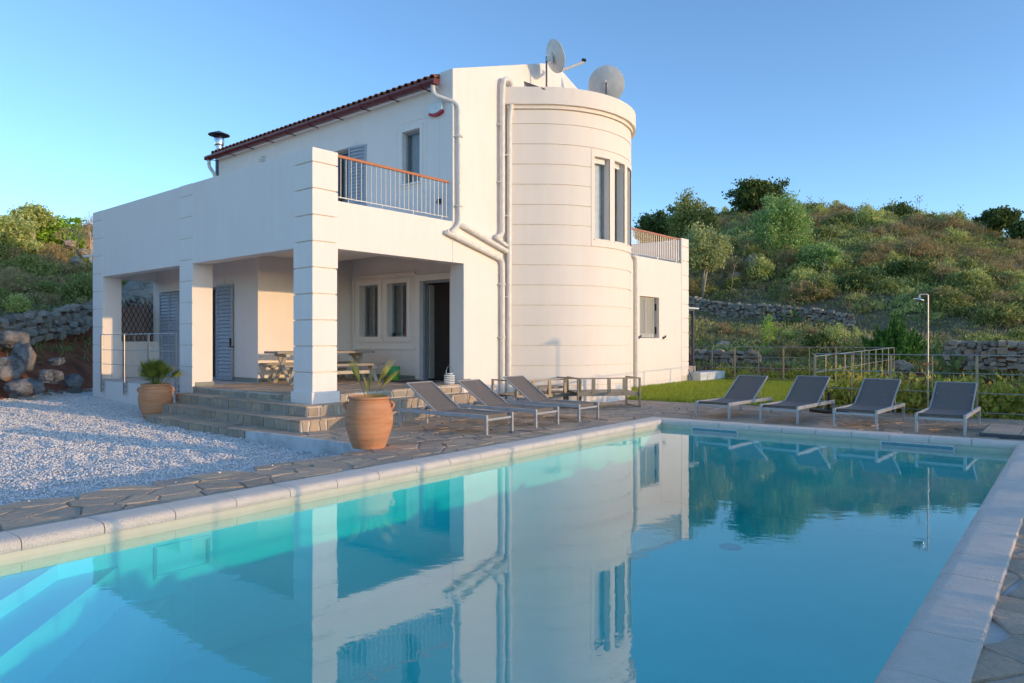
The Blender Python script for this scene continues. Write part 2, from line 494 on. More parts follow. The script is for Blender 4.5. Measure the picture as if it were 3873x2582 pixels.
def np_mesh(name, verts, faces, mat, parent=None, smooth=False):
    me = bpy.data.meshes.new(name)
    nv, nf, k = len(verts), len(faces), faces.shape[1]
    me.vertices.add(nv); me.vertices.foreach_set('co', np.ascontiguousarray(verts, dtype=np.float32).ravel())
    me.loops.add(nf * k); me.loops.foreach_set('vertex_index', np.ascontiguousarray(faces, dtype=np.int32).ravel())
    me.polygons.add(nf); me.polygons.foreach_set('loop_start', np.arange(0, nf * k, k, dtype=np.int32))
    me.update(calc_edges=True)
    if smooth: me.shade_smooth()
    return put(name, me, mat, parent)

# ------------------------------------------------------------------ terrain
def fbm(x, y, s=1.0):
    v = 0
    for i, (a, b, c, w) in enumerate([(0.11, 0.07, 0.3, 1.0), (-0.19, 0.23, 1.7, 0.55), (0.41, 0.33, 4.1, 0.30), (-0.63, 0.71, 2.2, 0.18), (1.3, -1.1, 0.9, 0.09), (0.9, 1.7, 5.5, 0.07)]):
        v = v + w * np.sin((a * x + b * y) * s + c + 1.3 * np.sin((b * x - a * y) * s * 0.8 + c * 2))
    return v / 2.2
def terrain(x, y):
    x = np.asarray(x, float); y = np.asarray(y, float)
    p = PX.x * x + PX.y * y
    w = PY.x * x + PY.y * y
    t = x / np.maximum(y, 1.0)
    hp = np.interp(p, [17.2, 20, 25.8, 27.3, 29.5, 35, 40.2, 41.6, 50, 60, 68, 76, 120], [-0.6, -0.55, -0.35, 0.45, 0.75, 1.6, 2.35, 3.35, 6.3, 10.2, 12.9, 13.9, 14.5])
    fac = np.interp(t, [-0.3, 0.18, 0.25, 0.32, 0.38, 0.44, 0.50, 0.56, 0.62, 0.675, 0.712, 0.85, 1.3], [0.7, 0.82, 0.95, 1.08, 1.05, 0.97, 0.91, 0.85, 0.75, 0.63, 0.57, 0.42, 0.2])
    hr = np.where(hp > 3, 3 + (hp - 3) * fac, hp)
    hr = hr + np.clip((p - 26) / 10, 0, 1) * 0.35 * fbm(x, y, 2.2)
    hr = hr + np.clip((p - 30) / 10, 0, 1) * (1 - np.clip((p - 48) / 14, 0, 1)) * 0.11 * (np.clip(w, 0, 22) - 12)
    dX = -x - 13.7 + 0.25 * fbm(x, y, 3.0)
    hl = np.interp(dX, [-6, -0.2, 0.5, 1.6, 2.25, 2.75, 8, 16, 24, 45, 110], [-0.6, -0.32, 0.35, 1.05, 1.35, 2.15, 3.3, 5.0, 6.0, 6.8, 7.0])
    hl = hl + np.clip(dX - 0.8, 0, 2) * 0.05 * np.clip(y - 22, -5, 40) + np.clip((dX - 3) / 4, 0, 1) * 0.3 * fbm(x, y, 2.5)
    hl = np.where(y > 4, hl, hl * 0 + np.interp(y, [-20, 4], [-0.6, 0]) * 0 + np.minimum(hl, hl * np.clip((y + 16) / 20, 0, 1) - 0.6 * (1 - np.clip((y + 16) / 20, 0, 1))))
    h = np.maximum(hr, hl)
    hole = (p > -1.6) & (p < 14.2) & (w > -0.8) & (w < 7.8)
    return np.where(hole, -2.15, h)
def tz(x, y): return float(terrain(x, y))

xs = np.unique(np.concatenate([np.arange(-150, -46, 4.0), np.arange(-46, -20, 0.9), np.arange(-20, -12, 0.35), np.arange(-12, 70, 0.9), np.arange(70, 190, 4.0)]))
ys = np.unique(np.concatenate([np.arange(-80, 0, 4.0), np.arange(0, 16, 0.8), np.arange(16, 34, 0.5), np.arange(34, 90, 0.9), np.arange(90, 220, 5.0)]))
XX, YY = np.meshgrid(xs, ys)
ZZ = terrain(XX, YY)
nx, ny = len(xs), len(ys)
idx = np.arange(nx * ny).reshape(ny, nx)
F = np.stack([idx[:-1, :-1].ravel(), idx[:-1, 1:].ravel(), idx[1:, 1:].ravel(), idx[1:, :-1].ravel()], 1)
te = np_mesh('hillside_terrain', np.stack([XX.ravel(), YY.ravel(), ZZ.ravel()], 1), F, M['soil'], smooth=True)
te.data.materials.append(M['redsoil'])
cxm = (XX[:-1, :-1] + XX[1:, 1:]).ravel() / 2; cym = (YY[:-1, :-1] + YY[1:, 1:]).ravel() / 2
pm = PX.x * cxm + PX.y * cym; wm = PY.x * cxm + PY.y * cym
red = ((cxm > -16.0 + 0.3 * np.sin(cym * 2.1)) & (cxm < -12) & (cym > 12) & (cym < 34)) | ((pm > 25.9) & (pm < 27.6 + 0.4 * np.sin(wm * 1.7)) & (wm < 14))
te.data.polygons.foreach_set('material_index', red.astype(np.int32))
tag(te, kind='structure')
gd = MB().add([(-2500, -2500, -2.3), (2500, -2500, -2.3), (2500, 2500, -2.3), (-2500, 2500, -2.3)], [(0, 1, 2, 3)]).build('ground', M['soil'])
tag(gd, kind='structure')

# ------------------------------------------------------------------ gravel yard, plus an added unseen stretch
def gz(x, y):
    d = (np.asarray(x) - HO.x) * HV.x + (np.asarray(y) - HO.y) * HV.y
    return np.interp(d, [-6, -1, 4.8, 10.7, 16], [-0.27, -0.27, -0.225, -0.09, 0.0])
def und(x, y):                                        # trodden, slightly mounded surface
    return 0.022 * np.sin(7 * x + 2 * np.sin(3 * y)) * np.sin(6.3 * y + 1.5 * np.sin(4 * x)) + 0.010 * np.sin(13 * x + 1) * np.sin(11.7 * y + 2 * np.sin(5 * x))
gx = np.arange(-15.2, -1.0, 0.16); gy = np.arange(-30.0, 27.5, 0.2)  # bed added out of view behind the camera, bounces light onto shaded walls
GX, GY = np.meshgrid(gx, gy)
idx = np.arange(GX.size).reshape(GX.shape)
F = np.stack([idx[:-1, :-1].ravel(), idx[:-1, 1:].ravel(), idx[1:, 1:].ravel(), idx[1:, :-1].ravel()], 1)
fc = np.stack([(GX[:-1, :-1] + 0.08).ravel(), (GY[:-1, :-1] + 0.1).ravel()], 1)
keep = (fc @ np.array([PY.x, PY.y]) > 7.5) | (fc @ np.array([PX.x, PX.y]) < -3.7) | (fc @ np.array([PX.x, PX.y]) > 7.3)
gb = np_mesh('gravel_ground', np.stack([GX.ravel(), GY.ravel(), (gz(GX, GY) + und(GX, GY)).ravel() - 0.010], 1), F[keep], M['gravel_bed'], smooth=True)
tag(gb, kind='structure')
n = 260000
px = rng.uniform(-14.6, -2.4, n); py = rng.uniform(4.5, 26, n)
pp = PX.x * px + PX.y * py; pw = PY.x * px + PY.y * py
uu = (px - HO.x) * HU.x + (py - HO.y) * HU.y; vv = (px - HO.x) * HV.x + (py - HO.y) * HV.y
ok = (np.abs(px / py) < 1.05) & (pw > 7.92) & ((pp < 7.05) | (uu < -1.23) | ((vv > 4.5) & (uu < -0.03)))
ok &= rng.uniform(0, 1, n) < np.clip(1.25 - py / 30, 0.35, 1)
px, py = px[ok], py[ok]; n = len(px)
sz = rng.uniform(0.0075, 0.019, n) * np.interp(py, [6, 20], [0.95, 1.35])
base = np.array([[1, 0, 0], [-1, 0, 0], [0, 1, 0], [0, -1, 0], [0, 0, 1], [0, 0, -1]], float)
tri = np.array([[0, 2, 4], [2, 1, 4], [1, 3, 4], [3, 0, 4], [2, 0, 5], [1, 2, 5], [3, 1, 5], [0, 3, 5]])
an = rng.uniform(0, 6.28, n); ca, sa = np.cos(an), np.sin(an)
sc = np.stack([sz * rng.uniform(0.8, 1.5, n), sz * rng.uniform(0.7, 1.1, n), sz * rng.uniform(0.45, 0.8, n)], 1)
vb = base[None] * sc[:, None, :] + rng.normal(0, 1, (n, 6, 3)) * (sz * 0.22)[:, None, None]
til = rng.uniform(-0.6, 0.6, n); ct, st = np.cos(til), np.sin(til)
y2 = vb[..., 1] * ct[:, None] - vb[..., 2] * st[:, None]; z2 = vb[..., 1] * st[:, None] + vb[..., 2] * ct[:, None]
x3 = vb[..., 0] * ca[:, None] - y2 * sa[:, None]; y3 = vb[..., 0] * sa[:, None] + y2 * ca[:, None]
stray = rng.uniform(0, 1, n) < 0.0025                    # a few stones kicked onto the paving
shift = np.where(stray, rng.uniform(0.1, 0.7, n), 0.0) * (np.abs(PY.x * px + PY.y * py - 8.1) < 0.4)
px = px - PY.x * shift * 1.2; py = py - PY.y * shift * 1.2
lift = np.where(shift > 0, 0.0, -9)
verts = np.stack([x3 + px[:, None], y3 + py[:, None], z2 + np.where((PY.x * px + PY.y * py < 7.9) & (PX.x * px + PX.y * py < 7.05), 0.012, gz(px, py) + rng.uniform(-0.004, 0.012, n) + und(px, py))[:, None]], 2).reshape(-1, 3)
faces = (tri[None] + (np.arange(n) * 6)[:, None, None]).reshape(-1, 3)
pb = np_mesh('gravel', verts, faces, M['gravel'])
tag(pb, 'white and grey crushed stone gravel spread over the yard', 'gravel', kind='stuff')

# ------------------------------------------------------------------ pool
NEAR, FARL, FARR, WR, WL = 0.2, 12.5, 12.72, 0.72, 6.24
c_nl, c_fl, c_fr, c_nr = P(NEAR, WL), P(FARL, WL), P(FARR, WR), P(NEAR, WR)
pool = thing('swimming_pool', 'large rectangular swimming pool with pale cast coping and blue water', 'pool', (0, 0, 0))
CW = 0.345
PROF = [(0.03, -0.08), (0.004, -0.07), (-0.003, -0.045), (0.003, -0.014), (0.018, 0.006), (0.045, 0.017), (0.09, 0.022), (0.335, 0.021), (CW, 0.012), (CW, -0.07)]
def coping_side(a, b, name='coping_tile'):
    a = Vector(a[:2]); b = Vector(b[:2]); d = (b - a); L = d.length; d.normalize()
    out = Vector((-d.y, d.x))
    k = round(L / 0.58)
    for i in range(k):
        t0, t1 = L * i / k + 0.004, L * (i + 1) / k - 0.004
        mb = MB(); m = len(PROF)
        dz = random.uniform(-0.0015, 0.0015)
        vs = []
        for e, t in ((0, t0), (1, t1)):
            for s, z in PROF:
                tt = t
                if i == 0 and e == 0: tt = t - s
                if i == k - 1 and e == 1: tt = t + s
                q = a + d * tt + out * s
                vs.append((q.x, q.y, z + dz))
        fs = [(j, j + 1, m + j + 1, m + j) for j in range(m - 1)] + [(m - 1, 0, m, 2 * m - 1), tuple(range(m))[::-1], tuple(range(m, 2 * m))]
        mb.add(vs, fs)
        mb.build(name, M['coping'], pool, smooth=40)
# inside of the pool is to the right of each direction, coping grows to the left
coping_side(c_nl, c_fl); coping_side(c_fl, c_fr); coping_side(c_fr, c_nr); coping_side(c_nr, c_nl)
def shrink(pt, ctr, s):
    return pt
ctrp = P(6.4, 3.5)
def off(p, w, o):                                     # point pushed outward by o in pool axes
    return (p + (o if p > 6 else -o), w + (o if w > 3 else -o))
ring = [(NEAR, WL), (FARL, WL), (FARR, WR), (NEAR, WR)]
def ringpts(o, z): return [P(*off(p, w, o), z) for p, w in ring]
FLZ = lambda p: -1.30 if p < 3 else -1.55
top = ringpts(0.02, -0.05); bot = [P(*off(p, w, 0.02), FLZ(p)) for p, w in ring]
sh = MB().add(top + bot, [(0, 4, 5, 1), (1, 5, 6, 2), (2, 6, 7, 3), (3, 7, 4, 0)])
sh.build('pool_wall', M['shell'], pool)
MB().add(bot, [(0, 3, 2, 1)]).build('pool_floor', M['shell'], pool)
wb = MB(); t1 = ringpts(0.014, -0.06); b1 = ringpts(0.014, -0.235)
wb.add(t1 + b1, [(0, 4, 5, 1), (1, 5, 6, 2), (2, 6, 7, 3), (3, 7, 4, 0)]); wb.build('waterline_band', M['band'], pool)
# corner entry steps (shallow, cut at 45 degrees)
for k, (dd, z) in enumerate([(2.0, -0.24), (2.46, -0.36), (2.92, -0.72)]):
    a = P(NEAR - 0.015, WL + 0.015); b = P(NEAR + dd, WL + 0.015); c = P(NEAR - 0.015, WL - dd * 1.05)
    MB().prism([a[:2], b[:2], c[:2]][::-1], -1.5, z).build('pool_step', M['shell'], pool)
# floor seams
def seam(p0, w0, p1, w1):
    def zf(p): return -1.30 + (p - NEAR) / (12.5 - NEAR) * -0.25 + 0.008
    MB().bar(P(p0, w0, zf(p0)), P(p1, w1, zf(p1)), 0.005, 0.005).build('floor_seam', M['seam'], pool)

# skimmers on the far wall, fitting on the left wall, floor drain
fdir = (Vector(c_fr[:2]) - Vector(c_fl[:2])).normalized()
for s0, s1 in ((0.60, 1.45), (3.75, 4.75)):
    a = Vector(c_fl[:2]) + fdir * s0; b = Vector(c_fl[:2]) + fdir * s1
    sk = MB(); nrm = Vector((-fdir.y, fdir.x)) * -0.012
    for z0, z1 in ((-0.075, -0.095), (-0.205, -0.225)):
        sk.bar((a.x + nrm.x, a.y + nrm.y, (z0 + z1) / 2), (b.x + nrm.x, b.y + nrm.y, (z0 + z1) / 2), 0.03, 0.022)
    for e in (a, b):
        sk.bar((e.x + nrm.x, e.y + nrm.y, -0.2), (e.x + nrm.x, e.y + nrm.y, -0.10), 0.03, 0.022)
    so = sk.build('skimmer', M['white_plastic'], pool)
    fl = MB(); n2 = nrm * 0.6
    fl.bar((a.x + n2.x, a.y + n2.y, -0.15), (b.x + n2.x, b.y + n2.y, -0.15), 0.012, 0.10).build('skimmer_slot_shade', M['seam'], so)  # solid strip coloured darker as the shade inside the slot
sf = MB()
for p0, p1, z0, z1 in ((2.95, 3.45, -0.27, -0.30), (2.95, 3.45, -0.52, -0.55)):
    sf.bar(P(p0, WL + 0.005, (z0 + z1) / 2), P(p1, WL + 0.005, (z0 + z1) / 2), 0.02, 0.03)
sf.bar(P(2.96, WL + 0.005, -0.54), P(2.96, WL + 0.005, -0.28), 0.02, 0.03); sf.bar(P(3.44, WL + 0.005, -0.54), P(3.44, WL + 0.005, -0.28), 0.02, 0.03)
sf.build('return_fitting', M['shell'], pool)
dr = MB(); dc = P(10.2, 4.0, -1.49); dr.lathe([(0.0, 0.012), (0.14, 0.012), (0.16, 0.0)], 24, dc); dr.build('floor_drain', M['seam'], pool)
# water body
wt = ringpts(0.06, -0.117); wbm = ringpts(0.06, -1.75)
wa = MB().add(wt + wbm, [(3, 2, 1, 0), (4, 5, 6, 7), (0, 1, 5, 4), (1, 2, 6, 5), (2, 3, 7, 6), (3, 0, 4, 7)]).build('pool_water', M['water'])
bm = bmesh.new(); bm.from_mesh(wa.data); bmesh.ops.recalc_face_normals(bm, faces=bm.faces); bm.to_mesh(wa.data); bm.free()
tag(wa, kind='structure')

# ------------------------------------------------------------------ flagstone terrace
deck = thing('flagstone_terrace', 'irregular brown flagstone paving around the pool', 'paving')
tag(deck, kind='structure')
half_u = house_half(u=-1.22, sgn=-1)
def fix(poly):
    return poly if area(poly) > 0 else poly[::-1]
bedA = [P(-4, 6.46)[:2], P(7.05, 6.46)[:2], P(7.05, 7.9)[:2], P(-4, 7.9)[:2]]
bigB = [P(7.05, 6.46)[:2], P(17.0, 6.46)[:2], P(17.0, 16.4)[:2], P(7.05, 16.4)[:2]]
bigB = clip(bigB, *half_u); bigB = clip(bigB, *house_half(v=4.37, sgn=1))
bedB1 = clip(bigB, *pool_half(w=10.5, sgn=1)); bedB2 = clip(bigB, *pool_half(w=10.5, sgn=-1))
bedC = [P(12.86, -4)[:2], P(16.98, -4)[:2], P(16.98, 6.46)[:2], P(12.6, 6.46)[:2]]
bedD = [P(-4, -4)[:2], P(12.86, -4)[:2], P(12.86, 0.52)[:2], P(-4, 0.52)[:2]]
for bpoly in (bedA, bedB1, bedB2, bedC, bedD):
    MB().prism(fix(bpoly), -0.75, lambda x, y: deckz(x, y) - 0.016).build('mortar_bed', M['mortar'], deck)
# white rendered edge of the terrace towards the gravel
a = H(-1.222, -1.16); b = H(-1.222, -3.05)
MB().prism(fix([H(-1.25, 0.2)[:2], H(-1.25, -3.2)[:2], H(-1.17, -3.2)[:2], H(-1.17, 0.2)[:2]]), -0.5, lambda x, y: deckz(x, y) - 0.004).build('rendered_edge', M['whitewash'], deck)

sites = []
for i in np.arange(-5, 18.4, 0.42):
    for jk, j in enumerate(np.arange(-4.6, 16.6, 0.30)):
        if random.random() < 0.10: continue
        p = i + random.uniform(-0.25, 0.25) + (0.21 if jk % 2 else 0); w = j + random.uniform(-0.18, 0.18)
        sites.append(P(p, w)[:2])
def zone(x, y):
    p, w = Ploc(x, y); u, v = Hloc(x, y)
    if p < 7.05 and 6.5 < w < 7.87 and p > -3.6: return 'A'
    if 7.05 <= p < 16.95 and w > 6.5 and u > -1.2 and v < 4.3:
        if u > -0.85 and v > -0.75: return None
        if u > 5.7 and v > -0.1: return None
        return 'B'
    if 12.7 < p < 16.95 and -3.5 < w <= 6.5: return 'C'
    if p <= 12.7 and -2.2 < w < 0.42 and p > -3: return 'D'
    return None
sites = [s for s in sites if -6 < Ploc(*s)[0] < 18.5]
zs_ = [zone(*s) for s in sites]
cand = [i for i, z in enumerate(zs_) if z]
near_i = cand
A_ = np.array(sites)
polys = []
allc = cells(sites, 0.020)
for i in cand:
    z = zs_[i]; poly = allc[i]
    if len(poly) < 3: continue
    if z == 'A':
        poly = clip(poly, *pool_half(w=7.89, sgn=1)); poly = clip(poly, *pool_half(w=6.47, sgn=-1))
    elif z == 'B':
        poly = clip(poly, *pool_half(w=6.47, sgn=-1)); poly = clip(poly, *house_half(u=-1.245, sgn=-1)); poly = clip(poly, *pool_half(p=16.97, sgn=1))
    elif z == 'C':
        poly = clip(poly, *pool_half(p=12.83, sgn=-1)); poly = clip(poly, *pool_half(p=16.97, sgn=1))
    else:
        poly = clip(poly, *pool_half(w=0.5, sgn=1))
    if len(poly) < 3 or abs(area(poly)) < 0.006: continue
    polys.append(fix(poly))
def score(poly):
    x, y = cen(poly)
    if y < 1.2 or abs(x / y) > 0.74: return 0
    return abs(area(poly)) / y ** 3
polys.sort(key=score, reverse=True)
rest = MB()
for i, poly in enumerate(polys):
    poly = roughen(poly, 0.018)
    if i < 290:
        mb = MB(); slab(mb, poly, deckz, tilt=0.006); mb.build('flagstone', M['flag'], deck)
    else:
        slab(rest, poly, deckz)
tag(rest.build('far_flagstones', M['flag'], deck), kind='stuff')

# ------------------------------------------------------------------ lawn
def lz(x, y):
    p = PX.x * np.asarray(x) + PX.y * np.asarray(y)
    return np.interp(p, [16.9, 18, 25.7], [-0.05, -0.01, 0.09])
lp = [P(16.99, 4.68)[:2], P(25.8, 4.68)[:2], P(25.8, 13.5)[:2], P(16.99, 13.5)[:2]]
lb = MB().prism(fix(lp), -0.7, lambda x, y: float(lz(x, y)) - 0.02).build('lawn', M['lawn_bed'])
tag(lb, kind='structure')
n = 90000
lpp = rng.uniform(16.99, 25.75, n); lww = rng.uniform(4.7, 13.3, n)
bx = PX.x * lpp + PY.x * lww; by = PX.y * lpp + PY.y * lww
uu = (bx - HO.x) * HU.x + (by - HO.y) * HU.y; vv = (bx - HO.x) * HV.x + (by - HO.y) * HV.y
ok = (vv < 0.02) & (((uu - 8.15) ** 2 + (vv - 1.07) ** 2) > 2.64 ** 2)
bx, by = bx[ok], by[ok]; n = len(bx)
hgt = rng.uniform(0.04, 0.10, n) * (1 + 0.35 * fbm(bx * 3, by * 3)); an = rng.uniform(0, 6.28, n); wd = rng.uniform(0.008, 0.016, n)
lean = rng.normal(0, 0.03, (n, 2)); bz = lz(bx, by) - 0.02
v0 = np.stack([bx - np.cos(an) * wd, by - np.sin(an) * wd, bz], 1); v1 = np.stack([bx + np.cos(an) * wd, by + np.sin(an) * wd, bz], 1)
v2 = np.stack([bx + lean[:, 0], by + lean[:, 1], bz + hgt + 0.02], 1)
gr = np_mesh('grass', np.stack([v0, v1, v2], 1).reshape(-1, 3), np.arange(3 * n).reshape(-1, 3), M['grass'])
tag(gr, 'short green lawn grass beside the rounded tower', 'grass', kind='stuff')

# ------------------------------------------------------------------ villa
villa = thing('villa', 'two-storey cream villa with rounded stair tower, porch and clay tile eaves', 'house', (HO.x, HO.y, 0), HA)
PL, TR = M['plaster'], M['trim']
def prism_uz(mb, poly, v0, v1):
    n = len(poly)
    vs = [(u, v0, z) for u, z in poly] + [(u, v1, z) for u, z in poly]
    mb.add(vs, [tuple(range(n)), tuple(range(n, 2 * n))[::-1]] + [((i + 1) % n, i, i + n, (i + 1) % n + n) for i in range(n)])
    return mb
def bx(name, mat, parent, *b, bevel=0):
    return MB().box(*b).build(name, mat, parent, bevel=bevel)

FB, SL, PT = 3.31, 4.25, 5.18                       # beam bottom, balcony slab top, parapet top
def pf(u): return 0.46 + 0.015 * u                   # porch floor level
gable = [(4.09, -0.6), (11.5, -0.6), (11.5, 7.5), (7.61, 9.02), (3.73, 7.75), (3.73, FB), (4.09, FB)]
prism_uz(MB(), gable, 0.0, 0.45).build('gable_wall', PL, villa, bevel=0.012)
bx('porch_beam', PL, villa, 0.5, 3.722, 0.002, 0.32, FB, SL - 0.004, bevel=0.008)
bx('terrace_parapet', PL, villa, 0.0, 0.3, 0.55, 10.72, FB, PT, bevel=0.01)
bx('end_parapet', PL, villa, 0.3, 3.9, 10.47, 10.79, FB, PT - 0.004, bevel=0.01)
bx('terrace_slab', PL, villa, 0.29, 3.8, 0.31, 10.48, 3.66, 4.2)
# columns
GR = [4.91 - 0.5 * k for k in range(9)]
def column(v0, v1, u1, zb, full):
    core = MB().box(0.016 if full else 0.012, u1 - (0.02 if full else 0), v0 + 0.016 if full else v0, v1 - (0.016 if full else 0), zb, PT - 0.01)
    co = core.build('porch_column', M['joint'] if full else PL, villa)
    if not full: MB().box(-0.003, 0.03, v0 + 0.002, v1 - 0.002, zb, PT - 0.012).build('column_joint', M['joint'], co)
    zs = [PT] + [g for g in GR if g > zb + 0.3] + [zb + 0.22]
    for a, b in zip(zs[:-1], zs[1:]):
        z0, z1 = b + 0.011, a - (0.011 if a < PT else 0)
        if full: MB().box(-0.014, u1 - 0.004 + (0.02 if a > 3.4 else 0), v0 - 0.014, v1 + 0.004, z0, z1).build('column_block', TR, co, bevel=0.006)
        else: MB().box(-0.014, 0.05, v0 - 0.003, v1 + 0.003, z0, z1).build('column_block', TR, co, bevel=0.006)
    return co
c1 = column(0.0, 0.62, 0.55, 0.30, True)
MB().box(-0.05, 0.585, -0.05, 0.66, 0.31, 0.535).build('column_plinth', TR, c1, bevel=0.008)
MB().box(-0.045, 0.58, -0.045, 0.655, 0.30, 0.395).build('column_base', M['whitewash'], c1)
c2 = column(4.79, 5.42, 0.48, -0.3, False)
MB().box(0.06, 0.51, 4.765, 5.0, 0.44, 0.55).build('column_skirting', M['skirting'], c2)
c3 = column(10.09, 10.79, 0.49, -0.3, False)
# low wall under the guard rail, end wall with lattice
bx('porch_base_wall', PL, villa, 0.0, 0.3, 5.42, 10.09, -0.6, 0.405)
bx('porch_end_wall', PL, villa, 0.49, 1.66, 10.50, 10.74, -0.5, 1.50)
lt = MB()
for k in range(19):
    for s in (-1, 1):
        u0 = 0.2 + k * 0.135; a = (u0, 10.9 + 0.012 * s, 1.45); b = (u0 + s * 0.62, 10.9 + 0.012 * s, 2.72)
        if b[0] < 0.25 or b[0] > 3.0: continue
        lt.bar(a, b, 0.010, 0.016)
lattice = lt.build('lattice_screen', M['lattice'], villa)
bx('lattice_backing', surf('reed_screen', [(0.36, 0.28, 0.26), (0.56, 0.46, 0.43)], scale=30, stretch=(1, 1, 0.1)), lattice, 0.3, 2.7, 10.98, 11.0, 0.9, 2.55)

# porch inner walls
w1 = wall_holes(MB(), 'x', 4.55, 0.25, 0.45, 5.1, -0.5, 3.9, [(3.63, 4.43, 1.61, 3.04), (2.47, 3.26, 1.61, 3.04), (0.88, 1.97, 0.50, 3.04)])
w1.build('entrance_wall', PL, villa)
w2 = wall_holes(MB(), 'y', 4.8, 0.3, 1.66, 4.56, -0.5, 3.9, [(2.78, 3.35, 1.55, 3.0)])
w2.build('porch_side_wall', PL, villa)
w3 = wall_holes(MB(), 'x', 1.66, 0.3, 5.1, 10.76, -0.5, 3.66, [(6.70, 7.9, 0.47, 2.98), (9.05, 10.32, 0.47, 2.96)])
w3.build('porch_rear_wall', PL, villa)
prism_uz(MB(), [(1.96, -0.6), (11.5, -0.6), (11.5, 7.5), (7.61, 9.02), (3.73, 7.75), (3.73, 3.655), (1.96, 3.655)], 10.46, 10.755).build('end_gable_wall', PL, villa)
bx('rear_wall', PL, villa, 11.2, 11.49, 0.45, 10.46, -0.6, 7.48)
up = wall_holes(MB(), 'x', 3.73, 0.3, 0.45, 10.46, 3.9, 7.60, [(1.10, 1.74, 5.30, 6.60), (3.72, 4.62, 4.22, 6.60)])
up.build('upper_side_wall', PL, villa)
# skirting along the porch walls
for b in ((4.53, 4.552, 2.14, 4.78, 0.50, 0.62), (4.53, 4.552, 0.46, 0.71, 0.50, 0.62), (1.64, 1.662, 4.82, 6.68, 0.46, 0.58), (1.64, 1.662, 7.92, 9.0, 0.46, 0.58), (1.67, 4.5, 4.782, 4.802, 0.47, 0.58)):
    bx('porch_skirting', M['skirting'], villa, *b)
MB().box(4.06, 4.3, -0.02, 0.002, 0.50, 0.63).build('porch_skirting', M['skirting'], villa)
# raised surrounds
def surround(name, axis, at, u0, u1, z0, z1, w, proud, parent=villa, bottom=True):
    mb = MB()
    rects = [(u0 - w, u1 + w, z1, z1 + w), (u0 - w, u0, z0, z1), (u1, u1 + w, z0, z1)]
    if bottom: rects.append((u0 - w, u1 + w, z0 - w, z0))
    for a, b, c, d in rects:
        if axis == 'x': mb.box(at - proud, at + 0.01, a, b, c, d)
        else: mb.box(a, b, at - proud, at + 0.01, c, d)
    return mb.build(name, TR, parent, bevel=0.004)
surround('window_surround', 'x', 4.55, 3.63, 4.43, 1.61, 3.04, 0.12, 0.05)
surround('window_surround', 'x', 4.55, 2.47, 3.26, 1.61, 3.04, 0.12, 0.05)
surround('door_surround', 'x', 4.55, 0.88, 1.97, 0.55, 3.04, 0.16, 0.055, bottom=False)
MB().box(4.50, 4.556, 2.16, 4.74, 3.24, 3.31).box(4.50, 4.556, 2.16, 4.74, 1.29, 1.345).box(4.50, 4.556, 4.68, 4.74, 1.346, 3.238).build('wall_moulding', TR, villa)
surround('window_surround', 'x', 3.73, 1.10, 1.74, 5.30, 6.60, 0.09, 0.02)
surround('wall_panel', 'x', 3.73, 0.93, 1.94, 5.08, 6.80, 0.05, 0.012)
surround('door_surround', 'x', 3.73, 3.72, 4.62, 4.3, 6.60, 0.13, 0.02, bottom=False)
surround('door_surround', 'x', 1.66, 6.70, 7.9, 0.6, 2.98, 0.30, 0.018, bottom=False)

def window(name, axis, at, u0, u1, z0, z1, mullion=True, back='curtain', sill=True, fm='frame', fw=0.055):
    """frame set in a reveal, with pane, backing and sill; 'at' = plane of the frame front"""
    mb = MB()
    def B(m, a, b, d0, d1, c, d):
        if axis == 'x': m.box(d0, d1, a, b, c, d)
        else: m.box(a, b, d0, d1, c, d)
    for a, b, c, d in ((u0, u0 + fw, z0, z1), (u1 - fw, u1, z0, z1), (u0 + fw, u1 - fw, z0, z0 + fw), (u0 + fw, u1 - fw, z1 - fw, z1)):
        B(mb, a, b, at, at + 0.05, c, d)
    if mullion:
        um = (u0 + u1) / 2
        B(mb, um - 0.035, um + 0.035, at - 0.008, at + 0.045, z0 + fw, z1 - fw)
    w = mb.build(name, M[fm], villa, bevel=0.004)
    g = MB(); B(g, u0 + fw - 0.005, u1 - fw + 0.005, at + 0.022, at + 0.028, z0 + fw - 0.005, z1 - fw + 0.005); g.build('pane', M['glass'], w)
    bk = MB(); B(bk, u0 - 0.02, u1 + 0.02, at + 0.11, at + 0.12, z0 - 0.02, z1 + 0.02); bk.build('curtain' if back == 'curtain' else 'blind' if back == 'blind' else 'room_shade_panel', M[back], w)  # dark backing is a flat panel painted as room shade
    if sill:
        s = MB(); B(s, u0 - 0.04, u1 + 0.04, at - 0.20, at + 0.0, z0 - 0.03, z0 + 0.012); s.build('sill', M['trim'], w, bevel=0.004)
    return w
window('window', 'x', 4.70, 3.63, 4.43, 1.615, 3.04, back='curtain')
window('window', 'x', 4.70, 2.47, 3.26, 1.615, 3.04, back='curtain')
window('window', 'y', 4.98, 2.78, 3.35, 1.555, 3.0, mullion=False, back='curtain')
window('window', 'x', 3.86, 1.10, 1.74, 5.305, 6.60, mullion=False, back='curtain')
# balcony door behind the shutter
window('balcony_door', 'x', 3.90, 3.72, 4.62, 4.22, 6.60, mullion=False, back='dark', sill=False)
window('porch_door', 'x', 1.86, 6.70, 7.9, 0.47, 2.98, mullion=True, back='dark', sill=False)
window('porch_door', 'x', 1.88, 9.05, 10.32, 0.47, 2.96, mullion=True, back='dark', sill=False)
